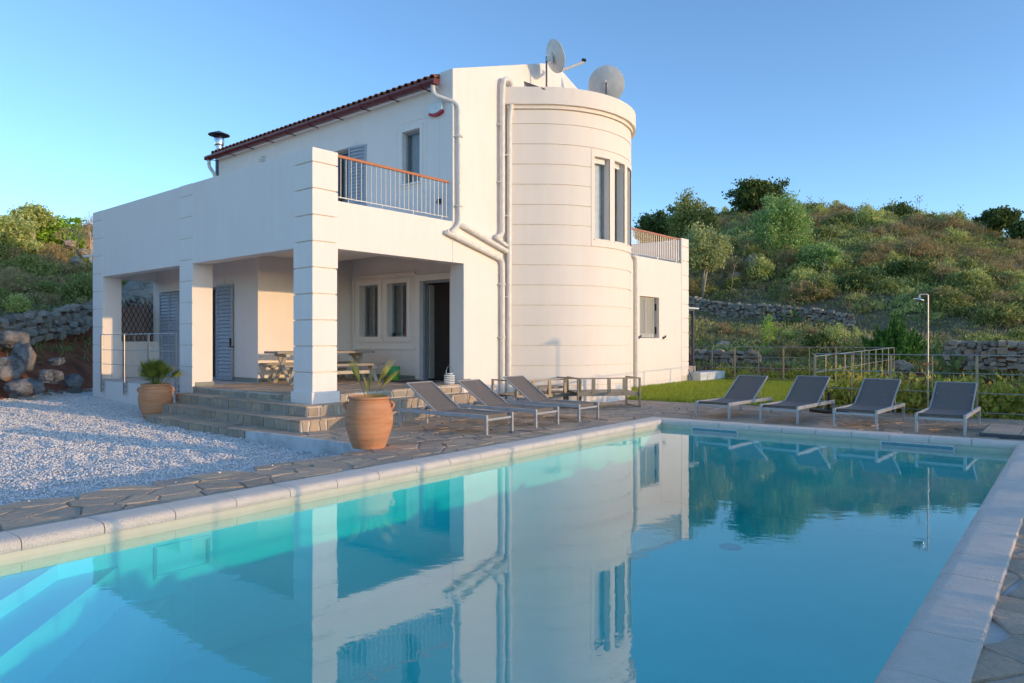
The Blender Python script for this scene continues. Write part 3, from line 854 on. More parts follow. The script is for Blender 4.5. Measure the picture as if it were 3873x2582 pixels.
# entrance door frame, open leaf, dark block painted as the room's shade
df = MB().box(4.62, 4.72, 0.88, 0.94, 0.5, 3.04).box(4.62, 4.72, 1.91, 1.97, 0.5, 3.04).box(4.62, 4.72, 0.94, 1.91, 2.98, 3.04).build('door_frame', M['frame'], villa)
MB().bar((4.75, 1.88, 1.75), (5.72, 1.80, 1.75), 0.05, 2.4).build('door_leaf', plain('door_cream', (0.52, 0.47, 0.40)), df)
rm = MB().box(4.90, 8.4, 0.5, 4.75, 0.44, 3.6).build('room_shade_block', M['dark'], villa)
# things on the porch wall
MB().box(4.528, 4.55, 2.10, 2.16, 2.05, 2.35).build('intercom', M['zinc'], villa)
MB().box(4.535, 4.55, 2.09, 2.17, 1.82, 1.93).box(4.535, 4.55, 2.08, 2.16, 1.05, 1.16).build('switch_plate', M['white_plastic'], villa)
MB().lathe([(0, 3.655), (0.10, 3.655), (0.11, 3.62), (0.08, 3.61), (0, 3.608)], 20, (2.3, 0.9, 0)).build('ceiling_lamp', M['white_plastic'], villa)

# louvred shutters
slat_me = None
def shutter(name, width, height, mat, parent=villa, n=24):
    """leaf in its own x (width) z plane, thickness along y; origin at lower hinge corner"""
    f = 0.055
    mb = MB()
    mb.box(0, f, -0.02, 0.02, 0, height).box(width - f, width, -0.02, 0.02, 0, height)
    mb.box(f, width - f, -0.02, 0.02, 0, 0.12).box(f, width - f, -0.02, 0.02, height - f, height)
    if height > 2: mb.box(f, width - f, -0.02, 0.02, height * 0.36, height * 0.36 + 0.07)
    o = mb.build(name, mat, parent, bevel=0.003)
    me = bpy.data.meshes.new('slat')
    L = width - 2 * f
    h = (height - f - 0.12) / n
    me.from_pydata([(f, -0.018, 0), (f + L, -0.018, 0), (f + L, 0.016, h * 0.9), (f, 0.016, h * 0.9), (f, -0.018, 0.006), (f + L, -0.018, 0.006), (f + L, 0.016, h * 0.9 + 0.006), (f, 0.016, h * 0.9 + 0.006)], [],
                   [(0, 3, 2, 1), (4, 5, 6, 7), (0, 1, 5, 4), (2, 3, 7, 6), (1, 2, 6, 5), (3, 0, 4, 7)])
    me.materials.append(mat)
    for k in range(n):
        s = bpy.data.objects.new('slat', me); C.objects.link(s); s.parent = o; s.location = (0, 0, 0.12 + k * h)
    return o
def place(o, u, v, z, rz): o.location = (u, v, z); o.rotation_euler = (0, 0, rz)
s = shutter('shutter', 0.76, 2.50, M['shutter']); place(s, 1.585, 6.72, 0.49, R(-88))
MB().box(0.70, 0.74, -0.05, -0.02, 0.9, 1.1).box(0.68, 0.90, -0.06, -0.035, 0.86, 0.885).build('shutter_latch', M['black'], s)
s = shutter('shutter', 0.62, 2.44, M['shutter']); place(s, 1.66, 10.31, 0.49, R(-90))
s = shutter('shutter', 0.62, 2.44, M['shutter']); place(s, 1.66, 9.68, 0.49, R(-90))
s = shutter('shutter', 0.60, 2.30, M['shutter']); place(s, 3.62, 3.72, 4.27, R(-80))
for k, (u, r) in enumerate(((12.12, 0), (12.66, 0))):
    s = shutter('shutter', 0.53 if k == 0 else 0.55, 1.31, M['shutter_cream'], n=20); place(s, u, 0.14, 1.63, 0)

# ---- tower
def HL(x, y): return Hloc(x, y)
TC = Hloc(0.7, 20.5); TRr = 2.64
T0 = Hloc(-0.129, 17.86)
Tdir = Vector(Hloc(0.7, 17.86)) - Vector(T0); TLs = Tdir.length; Tdir.normalize()
def tower_pt(s, o=0.0):
    """point at arclength s along the plan, pushed outward by o (house coordinates)"""
    if s <= TLs:
        nrm = Vector((Tdir.y, -Tdir.x)); q = Vector(T0) + Tdir * s + nrm * o
        return q.x, q.y
    ph = (s - TLs) / TRr
    wx, wy = math.sin(ph), -math.cos(ph)
    c = Vector(TC); d = Vector((wx * HU.x + wy * HU.y, wx * HV.x + wy * HV.y))
    q = c + d * (TRr + o)
    return q.x, q.y
def sphi(deg): return TLs + TRr * R(deg)
PHE = 113
WIN = [(31.6, 43.2), (47.6, 59.4), (64.0, 75.8)]
WZ0, WZ1 = 4.10, 6.20
def sarr(a, b, step=0.12):
    k = max(1, int(math.ceil((b - a) / step)))
    return [a + (b - a) * i / k for i in range(k + 1)]
brk = [0.0, TLs] + [sphi(d) for w in WIN for d in w] + [sphi(PHE)]
S_ = sorted(set(sum([sarr(a, b) for a, b in zip(brk[:-1], brk[1:])], [])))
def tower_sheet(mb, svals, zs, o, hole=None, reveal=0.0, edge=0.0):
    nS = len(svals)
    for i in range(nS - 1):
        a, b = svals[i], svals[i + 1]
        for z0, z1 in zip(zs[:-1], zs[1:]):
            sm, zm = (a + b) / 2, (z0 + z1) / 2
            if hole and hole(sm, zm): continue
            pa, pb = tower_pt(a, o), tower_pt(b, o)
            mb.add([(*pa, z0), (*pb, z0), (*pb, z1), (*pa, z1)], [(0, 1, 2, 3)])
            if edge:
                qa, qb = tower_pt(a, o - edge), tower_pt(b, o - edge)
                if z1 == zs[-1]: mb.add([(*pa, z1), (*pb, z1), (*qb, z1), (*qa, z1)], [(0, 1, 2, 3)])
                if z0 == zs[0]: mb.add([(*pa, z0), (*pb, z0), (*qb, z0), (*qa, z0)], [(3, 2, 1, 0)])
                if i == 0: mb.add([(*pa, z0), (*pa, z1), (*qa, z1), (*qa, z0)], [(0, 1, 2, 3)])
                if i == nS - 2: mb.add([(*pb, z0), (*pb, z1), (*qb, z1), (*qb, z0)], [(3, 2, 1, 0)])
    return mb
def merge(o, d=0.0008, ang=30):
    bm = bmesh.new(); bm.from_mesh(o.data); bmesh.ops.remove_doubles(bm, verts=bm.verts, dist=d); bm.to_mesh(o.data); bm.free()
    o.data.shade_smooth(); o.data.set_sharp_from_angle(angle=R(ang))
    return o
def inwin(s, z): return WZ0 < z < WZ1 and any(sphi(a) < s < sphi(b) for a, b in WIN)
tw = tower_sheet(MB(), S_, [-0.6, WZ0, WZ1, 7.4], 0.0, inwin)
tower = merge(tw.build('tower', M['joint'], villa))
tw = MB()
for a, b in WIN:                                       # reveals
    for sd in (a, b):
        p, q = tower_pt(sphi(sd), 0), tower_pt(sphi(sd), -0.26)
        tw.add([(*p, WZ0), (*q, WZ0), (*q, WZ1), (*p, WZ1)], [(0, 1, 2, 3)])
    ss = sarr(sphi(a), sphi(b))
    for i in range(len(ss) - 1):
        for z in (WZ0, WZ1):
            tw.add([(*tower_pt(ss[i], 0), z), (*tower_pt(ss[i + 1], 0), z), (*tower_pt(ss[i + 1], -0.26), z), (*tower_pt(ss[i], -0.26), z)], [(0, 1, 2, 3)])
tw.build('window_reveals', M['plaster_tower'], tower)
bands = [6.9 - 0.5 * k for k in range(15)]
edges_ = [7.26] + bands
PLs = sphi(29.3); PRs = sphi(79)
for a, b in zip(edges_[:-1], edges_[1:]):
    z0, z1 = b + 0.011, a - 0.011
    if z0 < -0.2: continue
    segs = [(0.03, sphi(PHE))]
    if z0 < 6.38 and z1 > 3.95:
        segs = [(0.03, PLs - 0.008), (PRs + 0.008, sphi(PHE))]
    for s0, s1 in segs:
        merge(tower_sheet(MB(), sarr(s0, s1), [z0, z1], 0.022, edge=0.024).build('render_band', M['plaster_tower'], tower))
pan_s = sorted(set(sum([sarr(a, b) for a, b in zip([PLs] + [sphi(d) for w in WIN for d in w], [sphi(d) for w in WIN for d in w] + [PRs])], [])))
merge(tower_sheet(MB(), pan_s, [3.915, WZ0, WZ1, 6.388], 0.030, inwin, edge=0.032).build('window_panel', M['plaster_tower'], tower))
merge(tower_sheet(MB(), sarr(0.0, sphi(PHE)), [7.27, 7.40], 0.07, edge=0.08).build('cornice', M['plaster_tower'], tower))
# parapet ring
cap = MB(); ss = sarr(-0.05, sphi(PHE))
for i in range(len(ss) - 1):
    a, b = ss[i], ss[i + 1]
    ring_ = lambda s: [(*tower_pt(s, 0.02), 7.36), (*tower_pt(s, 0.15), 7.36), (*tower_pt(s, 0.15), 7.77), (*tower_pt(s, 0.13), 7.785), (*tower_pt(s, -0.12), 7.785), (*tower_pt(s, -0.12), 7.36)]
    A, Bq = ring_(a), ring_(b)
    for k in range(6):
        j = (k + 1) % 6
        cap.add([A[k], Bq[k], Bq[j], A[j]], [(0, 1, 2, 3)])
merge(cap.build('tower_parapet', M['plaster_tower'], tower), ang=35)
roofpoly = [tower_pt(s, -0.05) for s in sarr(0, sphi(PHE), 0.3)]
MB().prism(fix(roofpoly), 7.40, 7.50).build('tower_roof', M['whitewash'], tower)
for a, b in WIN:
    s0, s1 = sphi(a), sphi(b)
    fr_ = MB()
    def seg(m, sa, sb, o0, o1, z0, z1):
        p, q, r, t = tower_pt(sa, o0), tower_pt(sb, o0), tower_pt(sb, o1), tower_pt(sa, o1)
        m.add([(*p, z0), (*q, z0), (*r, z0), (*t, z0), (*p, z1), (*q, z1), (*r, z1), (*t, z1)], [(0, 1, 2, 3), (7, 6, 5, 4), (0, 4, 5, 1), (1, 5, 6, 2), (2, 6, 7, 3), (3, 7, 4, 0)])
    f = 0.05
    seg(fr_, s0, s0 + f, -0.17, -0.22, WZ0, WZ1); seg(fr_, s1 - f, s1, -0.17, -0.22, WZ0, WZ1)
    seg(fr_, s0 + f, s1 - f, -0.17, -0.22, WZ0, WZ0 + f); seg(fr_, s0 + f, s1 - f, -0.17, -0.22, WZ1 - f, WZ1)
    w = fr_.build('tower_window', M['frame'], tower)
    g = MB(); seg(g, s0 + f - 0.005, s1 - f + 0.005, -0.19, -0.197, WZ0 + f - 0.005, WZ1 - f + 0.005); g.build('pane', M['glass'], w)
    g = MB(); seg(g, s0 - 0.05, s1 + 0.05, -0.225, -0.232, WZ0 - 0.05, WZ1 + 0.05); g.build('blind', M['blind'] if a < 40 else M['curtain'], w)
    g = MB(); seg(g, s0 + f, s1 - f, -0.10, -0.18, WZ1 - 0.13, WZ1 - 0.004); g.build('roller_box', M['white_plastic'], w)
    g = MB(); seg(g, s0 - 0.02, s1 + 0.02, 0.05, -0.17, WZ0 - 0.025, WZ0 + 0.008); g.build('sill', M['trim'], w)

# ---- right wing
ww = wall_holes(MB(), 'y', 0.0, 0.3, 10.3, 14.88, -0.6, 4.2, [(12.07, 13.32, 1.61, 2.95)])
ww.build('wing_front_wall', PL, villa)
bx('wing_side_wall', PL, villa, 15.11, 15.40, 0.3, 6.3, -0.6, 5.08, bevel=0.01)
bx('wing_rear_wall', PL, villa, 11.5, 15.11, 6.0, 6.3, -0.6, 4.16)
bx('wing_terrace_slab', PL, villa, 11.5, 15.11, 0.3, 6.0, 3.7, 4.14)
wc = bx('wing_pilaster', M['joint'], villa, 14.88, 15.398, 0.012, 0.32, -0.6, 5.07)
zs = [5.09] + [4.80 - 0.5 * k for k in range(10)]
for a, b in zip(zs[:-1], zs[1:]):
    MB().box(14.87, 15.414, -0.014, 0.31, b + 0.013, a - (0.013 if a < 5 else 0)).build('column_block', TR, wc, bevel=0.006)
MB().box(12.05, 13.34, 0.002, 0.28, 1.585, 1.612).build('sill', TR, villa)
MB().box(13.30, 13.322, 0.10, 0.16, 1.75, 1.98).box(13.30, 13.322, 0.10, 0.16, 2.52, 2.75).build('shutter_hinge', M['zinc'], villa)
bx('window_backing', M['dark'], villa, 12.0, 13.4, 0.22, 0.25, 1.5, 3.0)  # dark sheet, its colour stands for the shade behind the slats
for u in (12.02, 13.64):
    hk = MB()
    hk.bar((u - 0.10, -0.02, 1.63), (u + 0.10, -0.02, 1.66), 0.02, 0.05)
    for du, dz in ((-0.09, -0.07), (-0.02, -0.07), (0.05, 0.05), (0.10, 0.06)): hk.bar((u + du * 0.8, -0.02, 1.645), (u + du * 1.15, -0.02, 1.645 + dz), 0.016, 0.022)
    hk.build('shutter_holdback', M['black'], villa)

# ---- roof
RS = 0.3265
def rz(u): return 7.63 + RS * (u - 3.73)
MB().add([(3.58, 0.44, rz(3.58) - 0.06), (3.58, 10.9, rz(3.58) - 0.06), (7.61, 10.9, rz(7.61) - 0.06), (7.61, 0.44, rz(7.61) - 0.06),
          (3.58, 0.44, rz(3.58)), (3.58, 10.9, rz(3.58)), (7.61, 10.9, rz(7.61)), (7.61, 0.44, rz(7.61))],
         [(0, 1, 2, 3), (7, 6, 5, 4), (0, 4, 5, 1), (1, 5, 6, 2), (2, 6, 7, 3), (3, 7, 4, 0)]).build('roof', M['tile'], villa)
roof = villa.children[-1]
MB().add([(7.61, 0.44, rz(7.61)), (7.61, 10.9, rz(7.61)), (11.7, 10.9, 7.45), (11.7, 0.44, 7.45), (7.61, 0.44, rz(7.61) - 0.08), (7.61, 10.9, rz(7.61) - 0.08), (11.7, 10.9, 7.37), (11.7, 0.44, 7.37)],
         [(0, 1, 2, 3), (7, 6, 5, 4), (0, 4, 5, 1), (1, 5, 6, 2), (2, 6, 7, 3), (3, 7, 4, 0)]).build('rear_roof_slope', M['tile'], roof)
def half_tube(mb, a, b, r0, r1, n=8, th=0.014):
    a, b = Vector(a), Vector(b); d = (b - a).normalized(); sd = Vector((0, 1, 0)); upv = sd.cross(d); upv = upv if upv.z > 0 else -upv
    vs = []
    for e, r in ((a, r0), (b, r1)):
        for rr in (r, r - th):
            for k in range(n + 1):
                an = math.pi * k / n
                vs.append(e + sd * (math.cos(an) * rr) + upv * (math.sin(an) * rr))
    m = n + 1; fs = []
    for k in range(n):
        fs += [(k, k + 1, 2 * m + k + 1, 2 * m + k), (m + k + 1, m + k, 3 * m + k, 3 * m + k + 1), (k, m + k, m + k + 1, k + 1), (2 * m + k, 2 * m + k + 1, 3 * m + k + 1, 3 * m + k)]
    mb.add(vs, fs)
tm = MB(); half_tube(tm, (0, 0, 0), (0.42, 0, 0.42 * RS), 0.092, 0.078)
t0 = tm.build('roof_tile', M['tile'], roof, smooth=40)
lm = MB(); half_tube(lm, (0.36, 0, 0.36 * RS + 0.012), (4.2, 0, 4.2 * RS + 0.012), 0.084, 0.08)
l0 = lm.build('cover_tile_run', M['tile'], roof, smooth=40)
nt_ = 47
for k in range(nt_):
    v = 0.50 + k * (10.3 / (nt_ - 1))
    for src, nm in ((t0, 'roof_tile'), (l0, 'cover_tile_run')):
        o = src if k == 0 else src.copy()
        if k: C.objects.link(o); o.parent = roof
        o.location = (3.55, v, rz(3.55) + 0.015); o.rotation_euler = (0, 0, random.uniform(-0.02, 0.02) if src is t0 else 0)
gt = MB()
def gutter_profile(v): return [(3.590, v, 7.505), (3.585, v, 7.435), (3.530, v, 7.390), (3.470, v, 7.385), (3.415, v, 7.420), (3.395, v, 7.475), (3.395, v, 7.510), (3.407, v, 7.510), (3.410, v, 7.475), (3.430, v, 7.430), (3.475, v, 7.400), (3.530, v, 7.405), (3.575, v, 7.440), (3.580, v, 7.505)]
A, Bq = gutter_profile(0.30), gutter_profile(11.05); m = len(A)
gt.add(A + Bq, [(k, (k + 1) % m, (k + 1) % m + m, k + m) for k in range(m)] + [tuple(range(m))[::-1], tuple(range(m, 2 * m))])
gut = gt.build('gutter', M['gutter'], villa, smooth=50)
for v in (0.29, 11.06):
    MB().prism([(0, 0)] * 0 or [(3.590, v - 0.01), (3.395, v - 0.01), (3.395, v + 0.01), (3.590, v + 0.01)], 7.395, 7.505).build('gutter_end', M['gutter'], gut)
for k in range(10):
    v = 0.75 + k * 1.12
    MB().tube([(3.400, v, 7.510), (3.392, v, 7.435), (3.450, v, 7.380), (3.530, v, 7.375), (3.590, v, 7.395), (3.66, v, 7.385), (3.735, v, 7.385)], 0.013, 6).build('gutter_bracket', M['gutter'], gut)
bx('eaves_soffit', M['trim'], villa, 3.60, 3.735, 0.46, 10.74, 7.40, 7.432)

# ---- chimney flue
fl = MB().tube([(4.1, 11.45, 6.2), (4.1, 11.45, 7.85)], 0.115, 20).build('flue_pipe', M['zinc'], villa, smooth=40)
MB().tube([(4.1, 11.45, 7.85), (4.1, 11.45, 8.06)], 0.118, 24).build('flue_sleeve', M['steel'], fl, smooth=40)
MB().lathe([(0.10, 8.05), (0.155, 8.08), (0.165, 8.12), (0.165, 8.36), (0.15, 8.38)], 28, (4.1, 11.45, 0)).build('flue_cowl', M['steel'], fl, smooth=40)
MB().lathe([(0.0, 8.58), (0.02, 8.57), (0.34, 8.44), (0.345, 8.42), (0.3, 8.43), (0.0, 8.54)], 28, (4.1, 11.45, 0)).build('flue_cap', M['zinc'], fl, smooth=30)
bx('chimney_block', PL, villa, 4.9, 5.5, 10.9, 11.4, 6.0, 8.15)

# ---- railings on the balconies
def balcony_rail(name, u0, u1, v, zslab, ztop, n, rail_end):
    br = MB().bar((u0, v, zslab + 0.09), (u1, v, zslab + 0.09), 0.02, 0.014).build(name, M['rail_steel'], villa)
    MB().box(u0, rail_end, v - 0.028, v + 0.028, ztop - 0.055, ztop).build('handrail', M['handrail'], br, bevel=0.006)
    bal = MB().tube([(0, 0, zslab + 0.07), (0, 0, ztop - 0.05)], 0.0095, 8)
    b0 = bal.build('baluster', M['rail_steel'], br, smooth=40)
    for k in range(n):
        o = b0 if k == 0 else b0.copy()
        if k: C.objects.link(o); o.parent = br
        o.location = (u0 + 0.12 + (u1 - u0 - 0.18) * k / (n - 1), v, 0)
    for k in range(4):
        u = u0 + 0.3 + (u1 - u0 - 0.5) * k / 3
        MB().tube([(u, v, zslab - 0.03), (u, v, zslab + 0.09)], 0.011, 8).build('rail_foot', M['rail_steel'], br)
    return br
balcony_rail('balcony_railing', 0.58, 3.66, 0.08, SL, 5.17, 24, 3.67)
balcony_rail('wing_railing', 10.4, 14.86, 0.08, 4.2, 5.075, 35, 14.865)

# ---- drain pipes
def pipe(pts, r=0.055, name='drain_pipe'):
    return MB().tube(pts, r, 14).build(name, M['pipe'], villa, smooth=50)
def bend(pts, k=4):
    """round the corners of a polyline"""
    pts = [Vector(p) for p in pts]; out = [pts[0]]
    for a, b, c in zip(pts[:-2], pts[1:-1], pts[2:]):
        r = min(0.16, (a - b).length * 0.45, (c - b).length * 0.45)
        p, q = b + (a - b).normalized() * r, b + (c - b).normalized() * r
        for i in range(k + 1):
            t = i / k; out.append(p * (1 - t) ** 2 + b * (2 * t * (1 - t)) + q * t ** 2)
    out.append(pts[-1]); return out
p1 = pipe(bend([(3.50, 0.42, 7.40), (3.50, 0.38, 7.16), (3.84, -0.085, 6.95), (3.86, -0.085, 4.18), (3.60, -0.085, 3.97)]), 0.05)
pipe(bend([(3.44, -0.085, 3.97), (3.52, -0.09, 3.945), (5.28, -0.09, 3.52), (5.36, -0.09, 3.42), (5.36, -0.09, 0.2), (5.36, -0.09, -0.05)]), 0.058)
pipe(bend([(3.93, 0.02, 4.20), (4.02, -0.09, 4.16), (5.55, -0.09, 3.72)]), 0.06)
pipe(bend([(5.85, 0.05, 7.58), (5.62, -0.14, 7.95), (5.36, -0.14, 7.95), (5.33, -0.11, 7.6), (5.33, -0.11, 4.12), (5.12, -0.10, 4.02)]), 0.062)
pipe(bend([(5.10, -0.10, 4.04), (5.14, -0.11, 4.0), (5.50, -0.11, 3.86)]), 0.045)
pipe(bend([(5.80, -0.02, 7.45), (5.62, -0.16, 7.40), (5.58, -0.12, 7.0), (5.56, -0.12, 2.0), (5.56, -0.12, -0.05)]), 0.062)
pipe(bend([(11.55, -0.08, 4.18), (11.72, -0.08, 4.10), (11.74, -0.08, 3.8), (11.74, -0.08, 0.0)]), 0.05)
pipe(bend([(3.50, 10.95, 7.40), (3.50, 10.95, 7.18), (3.66, 10.86, 6.95), (3.66, 10.86, 4.0)]), 0.055)
for u, z in ((3.86, 6.2), (3.86, 4.6), (5.33, 6.8), (5.33, 5.4), (5.56, 6.1), (5.56, 4.6), (5.56, 2.6), (5.36, 2.9), (5.36, 1.6)):
    MB().lathe([(0.072, -0.02), (0.075, 0), (0.072, 0.02)], 14, (u, -0.10, z)).box(u - 0.09, u - 0.07, -0.11, 0.0, z - 0.015, z + 0.015).build('pipe_clip', M['pipe'], villa)

# ---- porch floor
pfl = MB().prism([(0.006, 0.012), (4.55, 0.012), (4.55, 4.8), (1.66, 4.8), (1.66, 10.5), (0.006, 10.5)], -0.55, lambda u, v: pf(u) - 0.012).build('porch_floor', M['mortar'], villa)
st = [(a + random.uniform(-0.2, 0.2), b + random.uniform(-0.17, 0.17)) for a in np.arange(-0.3, 5.3, 0.56) for b in np.arange(-0.4, 5.4, 0.46)]
for (x, y), poly in zip(st, cells(st, 0.022)):
    if len(poly) < 3 or not (0.0 < x < 4.5 and 0 < y < 4.75): continue
    for h in ((1, 0, 4.50), (-1, 0, -0.012), (0, 1, 4.77), (0, -1, -0.0)): poly = clip(poly, *h) if len(poly) > 2 else poly
    if len(poly) < 3 or abs(area(poly)) < 0.01: continue
    mb = MB(); slab(mb, roughen(fix(poly), 0.012), lambda u, v: pf(u), tilt=0.0015); mb.build('flagstone', M['flag'], pfl)

# ---- steps
steps = thing('porch_steps', 'broad flagstone steps wrapping the porch corner', 'steps', (HO.x, HO.y, 0), HA)
Z1, Z2, Z0 = 0.125, 0.318, -0.079
L1 = MB().box(-0.78, 4.32, -0.80, 4.60, -0.5, Z1 - 0.022).build('lower_step', M['mortar'], steps)
L2 = MB().box(-0.38, 4.22, -0.40, 4.78, -0.5, Z2 - 0.022).build('upper_step', M['mortar'], steps)
L0 = MB().box(-1.218, -0.7, -1.10, 4.365, -0.5, Z0 - 0.02).build('ground_step', M['mortar'], steps)
def riser(parent, axis, at, a, b, z0, z1):
    t = a
    while t < b - 0.05:
        w = min(random.uniform(0.11, 0.46), b - t)
        if b - t - w < 0.1: w = b - t
        x0, x1 = t + 0.008, t + w - 0.008; k = random.uniform(-0.004, 0.006)
        zz0, zz1 = z0 + random.uniform(0.006, 0.02), z1 - random.uniform(0.004, 0.014)
        sk = [random.uniform(-0.04, 0.04) if random.random() < 0.6 else 0.0 for _ in range(4)]
        pr = [(x0 + abs(sk[0]), zz0), (x1 - abs(sk[1]), zz0), (x1 - abs(sk[2]), zz1), (x0 + abs(sk[3]), zz1)]
        mb = MB()
        vs = []
        for d in (at + 0.01, at - 0.012 - k):
            for q, z in pr: vs.append((d, q, z) if axis == 'x' else (q, d, z))
        mb.add(vs, [(0, 1, 2, 3), (7, 6, 5, 4), (0, 4, 5, 1), (1, 5, 6, 2), (2, 6, 7, 3), (3, 7, 4, 0)])
        mb.build('riser_stone', M['riser'], parent, bevel=0.004)
        t += w
def tread(parent, u0, u1, v0, v1, z, along):
    a, b = (v0, v1) if along == 'v' else (u0, u1)
    t = a
    while t < b - 0.08:
        w = min(random.uniform(0.28, 0.62), b - t)
        if b - t - w < 0.15: w = b - t
        g = 0.008
        if along == 'v': poly = [(u0, t + g), (u1, t + g + random.uniform(-0.03, 0.03)), (u1, t + w - g), (u0, t + w - g)]
        else: poly = [(t + g, v0), (t + w - g, v0), (t + w - g, v1), (t + g + random.uniform(-0.03, 0.03), v1)]
        mb = MB(); slab(mb, roughen(fix(poly), 0.006), lambda x, y: z, th=0.024, bev=0.008, tilt=0.001); mb.build('tread_stone', M['flag'], parent)
        t += w
riser(L0, 'x', -1.225, -1.12, 4.365, -0.30, Z0 - 0.02)
tread(L0, -1.245, -0.80, -1.05, 4.38, Z0, 'v')
riser(L1, 'x', -0.785, -0.80, 4.60, Z0, Z1 - 0.02); riser(L1, 'y', -0.805, -0.78, 4.32, Z0 - 0.02, Z1 - 0.02)
tread(L1, -0.805, -0.40, -0.82, 4.62, Z1, 'v'); tread(L1, -0.39, 4.33, -0.825, -0.42, Z1, 'u')
riser(L2, 'x', -0.385, -0.40, 4.78, Z1, Z2 - 0.02); riser(L2, 'y', -0.405, -0.38, 4.22, Z1, Z2 - 0.02)
tread(L2, -0.405, -0.06, -0.42, 4.80, Z2, 'v'); tread(L2, -0.05, 4.23, -0.425, -0.06, Z2, 'u')
riser(L2, 'x', 0.0, 0.68, 4.76, Z2, 0.44); riser(L2, 'y', 0.0, 0.60, 4.05, Z2, 0.455)
MB().box(-0.78, -0.2, 4.6, 4.63, -0.4, Z1 - 0.03).box(-0.38, -0.02, 4.78, 4.81, -0.4, Z2 - 0.03).build('step_end', M['mortar'], steps)

# ---- guard rail at the open side of the porch
gr_ = thing('porch_guard_rail', 'steel flat-post guard rail with four thin cables along the porch edge', 'railing', (HO.x, HO.y, 0), HA)
for v in (10.01, 8.49, 7.0, 5.50):
    MB().box(-0.075, -0.06, v - 0.045, v + 0.045, 0.09, 1.71).box(-0.06, 0.0, v - 0.02, v + 0.02, 0.16, 0.18).box(-0.06, 0.0, v - 0.02, v + 0.02, 0.30, 0.32).build('post', M['rail_steel'], gr_, bevel=0.002)
for z in (1.69, 1.27, 0.88, 0.48):
    MB().tube([(-0.085, 5.5, z), (-0.085, 10.01, z)], 0.008 if z < 1.6 else 0.011, 8).build('cable', M['rail_steel'], gr_)
for v in (6.2, 7.75, 9.25):
    MB().tube([(-0.085, v, 0.45), (-0.085, v, 1.69)], 0.005, 6).build('spacer_rod', M['rail_steel'], gr_)

# ------------------------------------------------------------------ sun loungers
def make_lounger():
    t = thing('sun_lounger', 'x', 'sun lounger')
    W = 0.34
    fr = MB()
    for s in (-1, 1): fr.box(0.0, 2.0, s * W - 0.018, s * W + 0.018, 0.262, 0.325)
    fr.box(0.0, 0.04, -W + 0.018, W - 0.018, 0.225, 0.262).box(1.96, 2.0, -W + 0.018, W - 0.018, 0.262, 0.30).box(1.10, 1.13, -W + 0.018, W - 0.018, 0.262, 0.288)
    fr.build('frame', M['alu'], t, bevel=0.004)
    lg = MB().box(-0.02, 0.02, -0.021, 0.021, 0.0, 0.326).build('leg', M['alu'], t, bevel=0.003)
    for k, (x, s) in enumerate(((0.0, -1), (0.0, 1), (1.98, -1), (1.98, 1))):
        o = lg if k == 0 else lg.copy()
        if k: C.objects.link(o); o.parent = t
        o.location = (x, s * W, 0)
    st = MB(); n = 8
    for i in range(n):
        a, b = 0.05 + 1.08 * i / n, 0.05 + 1.08 * (i + 1) / n
        za, zb = 0.318 - 0.02 * math.sin(math.pi * i / n), 0.318 - 0.02 * math.sin(math.pi * (i + 1) / n)
        for dz, f in ((0, (0, 1, 2, 3)), (-0.008, (3, 2, 1, 0))):
            st.add([(a, -W + 0.02, za + dz), (b, -W + 0.02, zb + dz), (b, W - 0.02, zb + dz), (a, W - 0.02, za + dz)], [f])
    st.build('seat_sling', M['sling'], t)
    MB().box(0.06, 0.10, -W + 0.02, W - 0.02, 0.27, 0.316).build('sling_hem', M['sling'], t)
    an = R(33); hx, hz, L = 1.14, 0.315, 0.84
    dx, dz = math.cos(an), math.sin(an)
    bk = MB()
    for i in range(6):
        f0, f1 = i / 6, (i + 1) / 6
        s0, s1 = -0.018 * math.sin(math.pi * f0), -0.018 * math.sin(math.pi * f1)
        for o, f in ((0, (0, 1, 2, 3)), (-0.008, (3, 2, 1, 0))):
            bk.add([(L * f0, -W + 0.03, s0 + o), (L * f1, -W + 0.03, s1 + o), (L * f1, W - 0.03, s1 + o), (L * f0, W - 0.03, s0 + o)], [f])
    b = bk.build('backrest', M['sling'], t)
    b.location = (hx, 0, hz); b.rotation_euler = (0, -an, 0)
    bf = MB()
    for s in (-1, 1): bf.bar((0, s * (W - 0.025), 0), (L, s * (W - 0.025), 0), 0.02, 0.028)
    bf.bar((L, -W + 0.025, 0), (L, W - 0.025, 0), 0.02, 0.02)
    bf.build('backrest_frame', M['alu'], b)
    pr = MB(); q = (hx + dx * 0.5, hz + dz * 0.5 - 0.02)
    for s in (-1, 1): pr.tube([(q[0], s * 0.27, q[1]), (q[0] + 0.10, s * 0.27, 0.24), (q[0] + 0.02, s * 0.27, 0.16)], 0.009, 8)
    pr.tube([(q[0] + 0.02, -0.27, 0.16), (q[0] + 0.02, 0.27, 0.16)], 0.009, 8)
    pr.build('prop', M['alu'], t)
    return t
lounger0 = make_lounger()
LG = [(-0.205, 11.85, 142.8, 'taupe mesh sun lounger nearest the terracotta pot beside the steps'),
      (0.625, 12.83, 142.4, 'taupe mesh sun lounger between two others in front of the porch steps'),
      (1.47, 13.80, 142.0, 'taupe mesh sun lounger next to the bare bronze sofa frames'),
      (3.90, 13.98, 47.8, 'dark mesh sun lounger standing at the edge of the lawn'),
      (4.90, 13.20, 48.6, 'dark mesh sun lounger with a parasol base behind it'),
      (5.93, 12.43, 49.6, 'dark mesh sun lounger third along from the lawn, near the outdoor shower'),
      (6.92, 11.62, 51.5, 'dark mesh sun lounger beside the raised hatch slab at the pool corner')]
